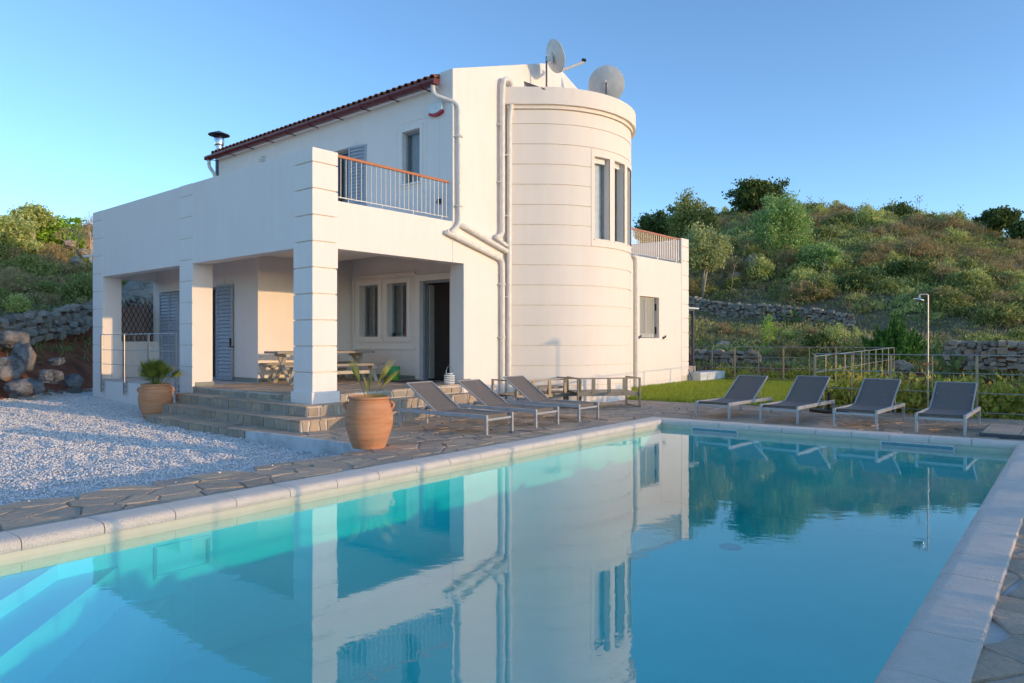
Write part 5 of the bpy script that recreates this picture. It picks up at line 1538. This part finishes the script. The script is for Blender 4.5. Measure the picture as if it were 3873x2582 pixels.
lb(118, 820, 20.6, (0.9, 0.5, 0.4), 7, 'flat rusty rock sticking out of the red bank')
lb(15, 770, 21.0, (1.4, 1.0, 0.9), 8, 'grey boulder under the end of the stone terrace wall')
random.seed(9)
for k in range(26):
    dx = random.uniform(20, 205); dist = 19.2 + (dx / 215) * 3.2 + random.uniform(0, 0.8); x = (dx - 1176) / 1651 * dist
    o = stone(None, x, dist, max(tz(x, dist), float(gz(x, dist))) + 0.02, *(random.uniform(0.10, 0.26) for _ in range(3)), random.uniform(0, 3), 'loose_stone')
    tag(o, 'small loose stone lying at the foot of the red soil bank', 'stone', 'loose stones below the bank')
for k, (dx, dy, dist, w) in enumerate([(62, 664, 31, 0.9), (84, 672, 31, 0.8), (100, 655, 32, 0.6), (40, 650, 33, 0.6), (14, 660, 31, 0.7), (135, 668, 31, 0.5), (175, 600, 36, 0.7), (193, 578, 38, 0.6), (160, 560, 40, 0.7)]):
    lb(dx, dy, dist, (w * 1.2, w, w * 0.8), 20 + k, 'pale limestone outcrop among the scrub left of the porch', name='limestone_outcrop', cat='rock', group='outcrops on the left slope', mat='rock')
for k, (dx, dy, dist, w) in enumerate([(296, 672, 31.0, 1.3), (312, 660, 31.6, 1.2), (330, 655, 32.0, 1.3), (345, 650, 32.4, 1.2), (300, 690, 30.4, 1.2), (322, 684, 30.8, 1.2), (342, 678, 31.2, 1.1), (352, 665, 31.8, 1.0), (284, 690, 30.0, 1.0)]):
    lb(dx, dy + 4, dist, (w, w, w * 0.75), 40 + k, 'grey boulder heaped above the lattice screen seen through the porch', name='boulder', cat='boulder', group='boulders behind the porch', mat='rock')
x, y, z = at(1726, 47.5)
boulder('tall upright rounded standing rock on the right hillside', (x, y, z + 0.55), (0.75, 0.75, 1.75), 77, name='standing_rock', cat='rock', mat='rock')
for k, (dx, dist, s) in enumerate([(1690, 47, 0.8), (2010, 58, 0.9), (1925, 60, 0.9), (1950, 61, 0.8), (1975, 60, 0.7), (2330, 46, 1.2), (2290, 45, 1.0), (1990, 31, 0.9), (2010, 29.5, 0.8), (1985, 30, 0.6), (1660, 33, 0.5), (2075, 24.5, 0.6)]):
    x, y, z = at(dx, dist)
    boulder('weathered pale rock poking out of the right hillside scrub', (x, y, z + 0.2 * s), (s * 1.2, s, s * 0.8), 60 + k, name='hillside_rock', cat='rock', group='rocks on the right hillside', mat='rock')

# ------------------------------------------------------------------ foliage
def leaves(pos, L, Wd, up=0.35, out=None, seed=0):
    r = np.random.default_rng(seed); n = len(pos)
    d = r.normal(0, 1, (n, 3)); d[:, 2] += up
    if out is not None: d += out
    d /= np.linalg.norm(d, axis=1, keepdims=True)
    w = np.cross(d, r.normal(0, 1, (n, 3))); w /= np.linalg.norm(w, axis=1, keepdims=True)
    l = (L * r.uniform(0.6, 1.3, n))[:, None]; wd = (Wd * r.uniform(0.7, 1.3, n))[:, None]
    v = np.stack([pos - d * l * 0.5, pos + w * wd * 0.5 + d * l * 0.05, pos + d * l * 0.5, pos - w * wd * 0.5 + d * l * 0.05], 1)
    return v.reshape(-1, 3), np.arange(4 * n).reshape(-1, 4)
def crown_pts(n, rad, clumps, cr, seed, low=-0.45, gap=0.0):
    r = np.random.default_rng(seed)
    c = r.normal(0, 1, (clumps * 3, 3)); c /= np.linalg.norm(c, axis=1, keepdims=True)
    c *= r.uniform(0.25, 1.0, (len(c), 1)) ** 0.55
    c = c[c[:, 2] > low][:clumps]
    c *= 1 + 0.09 * r.normal(0, 1, (len(c), 1))
    k = r.integers(0, len(c), n)
    size = r.uniform(0.6, 1.35, len(c))
    p = c[k] + r.normal(0, 1, (n, 3)) * (cr * size[k])[:, None] * np.array([1, 1, 0.75])
    m = int(n * 0.38)
    q = r.normal(0, 1, (m, 3)); q /= np.linalg.norm(q, axis=1, keepdims=True); q *= 0.92 * r.uniform(0, 1, (m, 1)) ** 0.4
    q[:, 2] = np.where(q[:, 2] < low, -q[:, 2] * 0.5, q[:, 2])
    q *= 1 + 0.10 * np.sin(q[:, :1] * 7 + seed) * np.cos(q[:, 1:2] * 6)
    p[:m] = q
    return p * np.array(rad)
LM = {
 'brown': leafmat('brown_scrub', [(0.256, 0.181, 0.084), (0.437, 0.314, 0.148), (0.564, 0.434, 0.21), (0.385, 0.338, 0.126)], 0.2),
 'olive': leafmat('olive_scrub', [(0.18, 0.218, 0.062), (0.307, 0.338, 0.095), (0.437, 0.434, 0.137)], 0.25),
 'pale': leafmat('pale_sage', [(0.359, 0.412, 0.106), (0.564, 0.605, 0.19), (0.7, 0.7, 0.294)], 0.3),
 'dark': leafmat('dark_evergreen', [(0.065, 0.105, 0.032), (0.128, 0.181, 0.048), (0.192, 0.229, 0.062)], 0.2),
 'bright': leafmat('bright_leaf', [(0.205, 0.362, 0.042), (0.359, 0.58, 0.062), (0.512, 0.7, 0.106)], 0.35),
 'silver': leafmat('olive_tree_leaf', [(0.256, 0.314, 0.126), (0.437, 0.482, 0.19), (0.641, 0.653, 0.294)], 0.25),
 'fresh': leafmat('fresh_olive_leaf', [(0.205, 0.314, 0.106), (0.359, 0.506, 0.168), (0.512, 0.677, 0.232)], 0.3),
 'hedge': leafmat('hedge_leaf', [(0.205, 0.289, 0.042), (0.385, 0.434, 0.062), (0.7, 0.605, 0.126), (0.512, 0.338, 0.084)], 0.35),
 'juniper': leafmat('juniper_leaf', [(0.065, 0.165, 0.039), (0.102, 0.241, 0.042), (0.18, 0.338, 0.062)], 0.2),
 'straw': leafmat('dry_grass', [(0.41, 0.338, 0.126), (0.666, 0.532, 0.232), (0.307, 0.362, 0.106), (0.7, 0.7, 0.336)], 0.3),
 'twig': leafmat('rosy_twig', [(0.512, 0.289, 0.19), (0.7, 0.482, 0.336), (0.666, 0.412, 0.252)], 0.15),
}
def bush_mesh(name, mat, seed, n=1900, rad=(1, 1, 0.8), clumps=26, cr=0.2, L=0.12, Wd=0.045, up=0.6):
    p = crown_pts(n, rad, clumps, cr, seed); p[:, 2] = np.maximum(p[:, 2] + rad[2] * 0.45, 0.0)
    out = p / (np.linalg.norm(p, axis=1, keepdims=True) + 1e-6) * 0.8
    v, f = leaves(p, L, Wd, up, out, seed)
    me_o = np_mesh(name, v, f, mat); me = me_o.data
    bpy.data.objects.remove(me_o)
    return me
VAR = {
 'brown': [bush_mesh('scrub_bush', LM['brown'], s, 3200, (1, 1, 0.72), 30, 0.2, 0.24, 0.03, 0.9) for s in (1, 2, 3)],
 'olive': [bush_mesh('scrub_bush', LM['olive'], s, 2600, (1, 1, 0.8), 24, 0.2, 0.16, 0.075) for s in (4, 5, 6)],
 'pale': [bush_mesh('scrub_bush', LM['pale'], s, 2400, (0.9, 0.9, 0.85), 20, 0.17, 0.18, 0.065, 1.3) for s in (7, 8, 9)],
 'dark': [bush_mesh('scrub_bush', LM['dark'], s, 2600, (1, 1, 0.85), 26, 0.2, 0.16, 0.09) for s in (10, 11)],
}
LAB = {'brown': 'grey-brown twiggy scrub bush', 'olive': 'olive-green rounded scrub bush', 'pale': 'pale yellow-green sage bush', 'dark': 'dark green evergreen bush'}
def bush(kind, x, y, z, s, where, grp, sq=1.0, name='scrub_bush'):
    o = bpy.data.objects.new(name, random.choice(VAR[kind])); C.objects.link(o)
    o.location = (x, y, z - 0.06 * s); o.scale = (s, s * random.uniform(0.85, 1.15), s * sq * random.uniform(0.8, 1.2)); o.rotation_euler = (random.uniform(-0.1, 0.1), random.uniform(-0.1, 0.1), random.uniform(0, 6.28))
    return tag(o, LAB[kind] + ' ' + where, 'bush', LAB[kind] + ' ' + grp)
random.seed(77)
placed = 0
for k in range(900):
    if placed >= 205: break
    dx = random.uniform(1440, 2390); f = random.random()
    dist = 28 + 48 * f ** 1.15 if dx < 2000 else 22 + 46 * f ** 1.1
    x, y, z = at(dx, dist); p, w = Ploc(x, y)
    if p < 29.5 or abs(p - 40.6) < 1.9 or p > 76: continue
    nv = float(fbm(x, y, 2.4)) + random.gauss(0, 0.35)
    kind = 'dark' if nv > 0.75 else 'olive' if nv > 0.25 else 'pale' if -0.35 < nv < 0.02 else 'brown'
    if p < 40: s = random.uniform(0.35, 0.75)
    else: s = random.uniform(0.6, 1.25) * (1 + (dist - 45) * 0.008)
    if p < 39 and dx < 1990 and random.random() < 0.45: continue
    bush(kind, x, y, z, s, 'on the hillside right of the villa', 'right hillside')
    placed += 1
for k in range(44):                                   # skyline
    dx = random.uniform(1480, 2385); t_ = (dx - 1176) / 1651; y = random.uniform(69, 75) / (PX.x * t_ + PX.y); x = t_ * y
    bush(random.choice(['brown', 'brown', 'olive', 'pale']), x, y, tz(x, y), random.uniform(0.7, 1.3), 'along the skyline of the right hill', 'right skyline')
placed = 0
for k in range(500):
    if placed >= 80: break
    dx = random.uniform(-60, 380); dist = random.uniform(24.5, 52)
    x, y, z = at(dx, dist)
    if x > -17.0: continue
    d = -x - 13.8
    kind = random.choice(['brown', 'olive', 'pale', 'olive', 'brown']) if d < 12 else random.choice(['olive', 'pale', 'pale', 'brown'])
    bush(kind, x, y, z, random.uniform(0.45, 0.95), 'on the slope left behind the porch', 'left slope')
    placed += 1

# low ground cover that nobody could count
def tufts(name, label, pos, L, Wd, per, spread, mat, seed):
    r = np.random.default_rng(seed); k = len(pos)
    p = np.repeat(pos, per, 0) + np.concatenate([r.normal(0, spread, (k * per, 2)), r.uniform(0, L * 0.5, (k * per, 1))], 1)
    v, f = leaves(p, L, Wd, 1.8, None, seed)
    o = np_mesh(name, v, f, mat)
    return tag(o, label, 'ground cover', kind='stuff')
r_ = np.random.default_rng(5)
n = 9000
tt_ = r_.uniform(0.16, 0.86, n); p_ = 26.2 + 50 * r_.uniform(0, 1, n) ** 1.25; y_ = p_ / (PX.x * tt_ + PX.y); x_ = tt_ * y_
pos = np.stack([x_, y_, terrain(x_, y_)], 1)
tufts('hillside_grass', 'dry grass and low herbs covering the right hillside', pos[:5200], 0.26, 0.03, 9, 0.16, LM['straw'], 1)
tufts('hillside_herbs', 'low green herbs between the bushes of the right hillside', pos[5200:], 0.17, 0.06, 10, 0.2, LM['olive'], 2)
def scrub_mass(name, label, pos, rad, per, L, Wd, mat, seed):
    r = np.random.default_rng(seed); k = len(pos); sz = r.uniform(0.45, 1.25, k) * rad
    q = r.normal(0, 1, (k, per, 3)); q /= np.linalg.norm(q, axis=2, keepdims=True); q[..., 2] = np.abs(q[..., 2]) * 0.85
    q *= r.uniform(0.3, 1, (k, per, 1)) ** 0.5
    p = (pos[:, None, :] + q * sz[:, None, None]).reshape(-1, 3)
    v, f = leaves(p, L, Wd, 0.8, q.reshape(-1, 3) * 0.8, seed)
    return tag(np_mesh(name, v, f, mat), label, 'scrub', kind='stuff')
n = 3600
tt_ = r_.uniform(0.15, 0.88, n); p_ = 29.5 + 46 * r_.uniform(0, 1, n) ** 0.9; y_ = p_ / (PX.x * tt_ + PX.y); x_ = tt_ * y_
ok = (np.abs(p_ - 40.5) > 1.6) & ((p_ > 41) | (r_.uniform(0, 1, n) < 0.45))
pos = np.stack([x_, y_, terrain(x_, y_)], 1)[ok]; a_ = len(pos)
nv = fbm(pos[:, 0], pos[:, 1], 2.4) + r_.normal(0, 0.3, a_)
scrub_mass('brown_scrub_mass', 'grey-brown thorny scrub covering the right hillside as one mass', pos[nv < -0.25], 0.8, 95, 0.24, 0.035, LM['brown'], 11)
scrub_mass('olive_scrub_mass', 'olive-green scrub covering the right hillside as one mass', pos[(nv >= -0.25) & (nv < 0.45)], 0.8, 95, 0.18, 0.07, LM['olive'], 12)
scrub_mass('sage_scrub_mass', 'pale sage scrub covering the right hillside as one mass', pos[nv >= 0.45], 0.7, 95, 0.2, 0.06, LM['pale'], 13)
n = 900; x_ = -r_.uniform(16.8, 42, n); y_ = r_.uniform(19, 52, n); ok = (np.abs(x_ / y_) < 0.95) & (np.abs(x_ / y_) > 0.4)
pos = np.stack([x_, y_, terrain(x_, y_)], 1)[ok]
scrub_mass('slope_scrub_mass', 'mixed brown and green scrub covering the left slope', pos[::2], 0.55, 100, 0.2, 0.045, LM['brown'], 14)
scrub_mass('slope_herb_mass', 'low green herbs covering the left slope between the scrub', pos[1::2], 0.5, 100, 0.17, 0.06, LM['olive'], 15)
n = 3600
x_ = -r_.uniform(14.9, 45, n); y_ = r_.uniform(17, 52, n)
pos = np.stack([x_, y_, terrain(x_, y_)], 1); pos = pos[(np.abs(x_ / y_) < 0.95) & (np.abs(x_ / y_) > 0.4)]
tufts('slope_grass', 'grass and low herbs on the shaded slope left of the porch', pos, 0.28, 0.035, 9, 0.17, LM['olive'], 3)
n = 200; x_ = r_.uniform(-16.2, -15.2, n); y_ = r_.uniform(18, 31, n)
tufts('bank_grass', 'sparse grass growing along the top of the red soil bank', np.stack([x_, y_, terrain(x_, y_)], 1), 0.24, 0.02, 7, 0.10, LM['olive'], 4)

# trees
def tree(name, label, x, y, z, h, rad, mat, n, L, Wd, seed, trunk=0.10, stems=2, clumps=34, cr=0.17, bark='bark', low=-0.5, up=0.35, group=None, cat='tree', crown_c=None):
    t = thing(name, label, cat, (x, y, z - 0.08), random.uniform(0, 0.4), group)
    rr = random.Random(seed)
    cz = h - rad[2] if crown_c is None else crown_c
    tr = MB()
    for s in range(stems):
        a = rr.uniform(0, 6.28); lean = rr.uniform(0.1, 0.35) * rad[0]
        mid = (math.cos(a) * lean * 0.4, math.sin(a) * lean * 0.4, cz * 0.5)
        tip = (math.cos(a) * lean, math.sin(a) * lean, cz + rad[2] * 0.2)
        tr.tube([(0.12 * s * math.cos(a), 0.12 * s * math.sin(a), 0), mid, tip], [trunk, trunk * 0.75, trunk * 0.3], 8)
        for b in range(4):
            a2 = a + rr.uniform(-1.6, 1.6); q = Vector(mid) * 0.4 + Vector(tip) * 0.6
            e = q + Vector((math.cos(a2) * rad[0] * 0.6, math.sin(a2) * rad[1] * 0.6, rad[2] * rr.uniform(0.0, 0.6)))
            tr.tube([q, (q + e) / 2 + Vector((0, 0, 0.1)), e], [trunk * 0.45, trunk * 0.3, trunk * 0.12], 6)
    tr.build('trunk', M[bark], t, smooth=True)
    p = crown_pts(n, rad, clumps, cr, seed, low); out = p / (np.linalg.norm(p, axis=1, keepdims=True) + 1e-6) * 0.7
    v, f = leaves(p + np.array([0, 0, cz]), L, Wd, up, out, seed)
    np_mesh('crown', v, f, LM[mat], t)
    return t
def tr_at(dx, dist, **k): x, y, z = at(dx, dist); return dict(x=x, y=y, z=z, **k)
tree('evergreen_tree', 'dark domed evergreen tree crowning the right hilltop', h=3.5, rad=(2.7, 2.4, 1.7), mat='dark', n=9000, L=0.30, Wd=0.17, seed=101, clumps=60, cr=0.13, **tr_at(1745, 68))
tree('evergreen_tree', 'dark green tree rising behind the wing railing', h=4.9, rad=(1.7, 1.6, 1.9), mat='dark', n=6000, L=0.26, Wd=0.14, seed=102, clumps=46, cr=0.14, **tr_at(1512, 55))
tree('scrub_tree', 'brownish green rounded tree beside the dark tree behind the wing', h=5.6, rad=(1.9, 1.8, 2.3), mat='olive', n=8500, L=0.24, Wd=0.10, seed=103, clumps=60, cr=0.13, **tr_at(1588, 52))
tree('olive_tree', 'silvery olive tree with forked trunk directly behind the wing corner', h=4.6, rad=(1.75, 1.6, 1.7), mat='silver', n=9500, L=0.22, Wd=0.07, seed=104, clumps=70, cr=0.12, trunk=0.09, bark='pale_bark', **tr_at(1612, 44.5))
tree('olive_tree', 'fresh green feathery olive tree on the open hillside', h=4.9, rad=(2.1, 1.9, 2.2), mat='fresh', n=9500, L=0.24, Wd=0.08, seed=105, clumps=64, cr=0.13, low=-0.8, **tr_at(1800, 48.5))
tree('evergreen_tree', 'small dark rounded tree at the right end of the hill crest', h=3.0, rad=(1.5, 1.4, 1.2), mat='dark', n=4500, L=0.28, Wd=0.15, seed=106, clumps=36, cr=0.15, **tr_at(2290, 58))
tree('evergreen_tree', 'dark tree cut by the frame on the right hill crest', h=2.6, rad=(1.3, 1.3, 1.1), mat='dark', n=3500, L=0.28, Wd=0.15, seed=116, clumps=30, cr=0.15, **tr_at(2372, 54))
tree('olive_tree', 'pale green bushy young olive beside the feathery olive tree', h=2.3, rad=(1.3, 1.2, 1.1), mat='fresh', n=4000, L=0.22, Wd=0.08, seed=107, clumps=34, cr=0.15, low=-0.8, **tr_at(1882, 46))
tree('leafy_tree', 'vivid green spreading tree on the sunlit left slope', h=2.3, rad=(2.3, 2.0, 1.15), mat='bright', n=8000, L=0.22, Wd=0.12, seed=108, clumps=50, cr=0.14, bark='pale_bark', **tr_at(128, 44))
tree('leafy_tree', 'yellow-green tree with thin pale trunks on the left slope', h=2.9, rad=(1.2, 1.1, 0.9), mat='pale', n=3200, L=0.2, Wd=0.09, seed=109, clumps=30, cr=0.15, bark='pale_bark', stems=3, **tr_at(78, 42))
tree('leafy_tree', 'pale bush-like tree cut by the frame on the left slope', h=2.3, rad=(1.5, 1.4, 1.1), mat='pale', n=5000, L=0.2, Wd=0.09, seed=110, clumps=36, cr=0.15, **tr_at(2, 36))
# juniper: upright sprays
x, y, z = at(2050, 25.5)
t = thing('juniper', 'dark green bushy juniper standing behind the lawn fence', 'tree', (x, y, z - 0.05))
MB().tube([(0, 0, 0), (0.03, 0, 0.9)], [0.07, 0.03], 8).build('trunk', M['bark'], t)
r2 = np.random.default_rng(3); pp = []
for k in range(70):
    a = r2.uniform(0, 6.28); rad_ = r2.uniform(0, 0.85) ** 0.8; base_ = np.array([math.cos(a) * rad_ * 0.75, math.sin(a) * rad_ * 0.75, 0.15 + r2.uniform(0, 0.8) * (1 - rad_ * 0.5)])
    d = np.array([math.cos(a) * rad_ * 0.7, math.sin(a) * rad_ * 0.7, 1.0]); d /= np.linalg.norm(d); ln = r2.uniform(0.5, 1.05) * (1.2 - 0.5 * rad_)
    f_ = r2.uniform(0, 1, 110)[:, None]
    pp.append(base_ + d * ln * f_ + r2.normal(0, 1, (110, 3)) * 0.085 * (1.05 - f_))
pp = np.concatenate(pp)
v, f = leaves(pp, 0.17, 0.055, 1.6, None, 3); np_mesh('crown', v, f, LM['juniper'], t)
# bare rosy tree
def branches(mb, p, d, L, r, depth, rr):
    e = p + d * L
    mb.tube([p, p + d * L * 0.5 + Vector((rr.uniform(-1, 1), rr.uniform(-1, 1), rr.uniform(-0.5, 1))) * L * 0.05, e], [r, r * 0.8, r * 0.62], 5, caps=False)
    if depth == 0: return
    for k in range(rr.choice((2, 3, 3))):
        nd = (d + Vector((rr.gauss(0, 0.55), rr.gauss(0, 0.55), rr.gauss(0.12, 0.35)))).normalized()
        branches(mb, p + d * L * rr.uniform(0.55, 1.0), nd, L * rr.uniform(0.62, 0.82), r * 0.62, depth - 1, rr)
for dx, dist, h, lab, sd in ((207, 37, 1.45, 'bare rosy-twigged tree rising above the porch corner', 4), (176, 38, 1.1, 'lower bare rosy-twigged tree left of the porch corner', 8)):
    x, y, z = at(dx, dist); t = thing('bare_tree', lab, 'tree', (x, y, z - 0.05))
    MB().tube([(0, 0, 0), (0.05, 0, h * 0.9)], [0.09, 0.06], 8).build('trunk', M['pale_bark'], t, smooth=True)
    mb = MB(); rr = random.Random(sd)
    for k in range(4): branches(mb, Vector((0.04, 0, h * 0.75)), Vector((rr.gauss(0, 0.4), rr.gauss(0, 0.4), 1)).normalized(), h * 0.62, 0.04, 5, rr)
    mb.build('branches', LM['twig'], t)
# young sapling
x, y, z = at(1764, 30.5)
t = thing('sapling', 'thin bright green young tree on the grassy terrace', 'tree', (x, y, z - 0.03))
MB().tube([(0, 0, 0), (0.05, 0, 0.8), (0.02, 0, 1.55)], [0.02, 0.015, 0.006], 6).build('trunk', M['pale_bark'], t)
p = np.random.default_rng(8).normal(0, 1, (420, 3)) * np.array([0.17, 0.17, 0.33]) + np.array([0.03, 0, 1.05])
v, f = leaves(p, 0.10, 0.055, 0.5, None, 8); np_mesh('crown', v, f, LM['bright'], t)
# tall dry flower stalks
random.seed(13)
for k in range(30):
    if k < 16:
        dx = random.uniform(1560, 2230); t_ = (dx - 1176) / 1651; y = random.uniform(66, 73) / (PX.x * t_ + PX.y); x = t_ * y; z = tz(x, y); hh = random.uniform(1.4, 2.4)
    else:
        dx = random.uniform(1650, 2330); x, y, z = at(dx, random.uniform(43, 56)); hh = random.uniform(1.2, 2.0)
    mb = MB(); ln = random.uniform(-0.2, 0.3)
    mb.tube([(0, 0, 0), (ln * 0.4, 0, hh * 0.6), (ln, 0, hh)], [0.024, 0.018, 0.01], 5)
    for j in range(6):
        a = j * 1.05; q = Vector((ln, 0, hh)) - Vector((ln, 0, hh)) * 0.09 * (j % 3); e = q + Vector((math.cos(a) * 0.2, math.sin(a) * 0.2, 0.2))
        mb.tube([q, e], 0.010, 4).lathe([(0, -0.02), (0.07, 0.02), (0.0, 0.05)], 6, e)
    o = mb.build('dry_stalk', M['pale_bark'], None, loc=(x, y, z))
    if k < 16: tag(o, 'tall dry flower stalk standing up against the sky on the crest', 'stalk', 'dry stalks on the crest')
    else: tag(o, 'tall dry flower stalk among the bushes of the right hillside', 'stalk', 'dry stalks on the hillside')
# prickly pears
M['cactus'] = surf('cactus_pad', [(0.06, 0.11, 0.03), (0.12, 0.19, 0.05)], scale=8, rough=0.6)
def cactus(label, x, y, z, s, seed):
    t = thing('prickly_pear', label, 'cactus', (x, y, z), 0, None); rr = random.Random(seed)
    def pad(p, d, h, depth):
        bm_ = MB(); side = d.cross(Vector((rr.uniform(-1, 1), rr.uniform(-1, 1), 0.1))).normalized(); nn = side.cross(d).normalized()
        ring_ = []
        for k in range(12):
            a = 2 * math.pi * k / 12; w = 0.36 * h * math.sin(a) * (1 if math.cos(a) < 0.3 else 0.95)
            ring_.append(p + d * (h * 0.5 - h * 0.5 * math.cos(a)) + side * w)
        c = p + d * h * 0.52
        b = len(bm_.v); bm_.v += [tuple(q) for q in ring_] + [tuple(c + nn * h * 0.08), tuple(c - nn * h * 0.08)]
        bm_.f += [(b + k, b + (k + 1) % 12, b + 12) for k in range(12)] + [(b + (k + 1) % 12, b + k, b + 13) for k in range(12)]
        bm_.build('pad', M['cactus'], t, smooth=60)
        if depth:
            for k in range(2): pad(p + d * h * 0.93 + side * (k - 0.5) * h * 0.3, (d + side * (k - 0.5) * rr.uniform(0.6, 1.4) + nn * rr.uniform(-0.4, 0.4)).normalized(), h * 0.85, depth - 1)
    for k in range(3): pad(Vector((rr.uniform(-0.2, 0.2), rr.uniform(-0.2, 0.2), -0.03)), Vector((rr.gauss(0, 0.4), rr.gauss(0, 0.4), 1)).normalized(), s, 2 if k == 0 else 1)
x, y = pw_(27.0, 0.60); cactus('prickly pear clump at the end of the short stone wall', x, y, tz(x, y), 0.40, 2)
x, y = pw_(40.3, 0.385); cactus('single prickly pear growing against the long hillside wall', x, y, tz(x, y), 0.42, 5)

# hedges by the fences
HV_ = [bush_mesh('hedge_shrub', LM['hedge'], s, 2600, (0.62, 0.55, 0.62), 26, 0.17, 0.075, 0.045, 0.7) for s in (21, 22, 23)]
def shrub(x, y, z, s, lab, grp, zs=1.0):
    o = bpy.data.objects.new('hedge_shrub', random.choice(HV_)); C.objects.link(o)
    o.location = (x, y, z); o.scale = (s, s, s * zs); o.rotation_euler = (0, 0, random.uniform(0, 6.28))
    return tag(o, lab, 'shrub', grp)
random.seed(41)
for k in range(11):
    w = 4.3 - k * 0.78; x, y, _ = P(17.45 + random.uniform(-0.1, 0.15), w + random.uniform(-0.15, 0.15))
    shrub(x, y, -0.58, random.uniform(1.25, 1.45) * (1.12 if k > 6 else 1.0), 'yellow-green leafy shrub in the hedge behind the dark loungers', 'hedge behind the loungers', 1.22 if k < 7 else 1.5)
for k in range(6):
    x, y, _ = P(26.15 + random.uniform(-0.1, 0.2), 10.6 - k * 0.95)
    shrub(x, y, -0.35, random.uniform(0.8, 1.0), 'low leafy shrub just outside the far lawn fence', 'shrubs beyond the lawn fence', 1.25)
x, y, _ = H(16.5, 0.95); shrub(x, y, 1.05, 0.5, 'small leafy shrub beside the canopy post', None, 1.2)
# planting on the open side of the pool (throws the streaky shadows on the coping)
for k in range(26):
    p = 1.4 + k * 0.5 + random.uniform(-0.2, 0.2)
    x, y, _ = P(p, -1.35 + random.uniform(-0.25, 0.15)); 
    o = bpy.data.objects.new('border_plant', random.choice(VAR['pale'])); C.objects.link(o); s = random.uniform(0.16, 0.27)
    o.location = (x, y, 0.0); o.scale = (s * 1.6, s * 1.6, s * random.uniform(0.8, 1.35)); o.rotation_euler = (0, 0, random.uniform(0, 6.28))
    tag(o, 'low spiky plant in the border along the open side of the pool', 'plant', 'border plants along the pool')
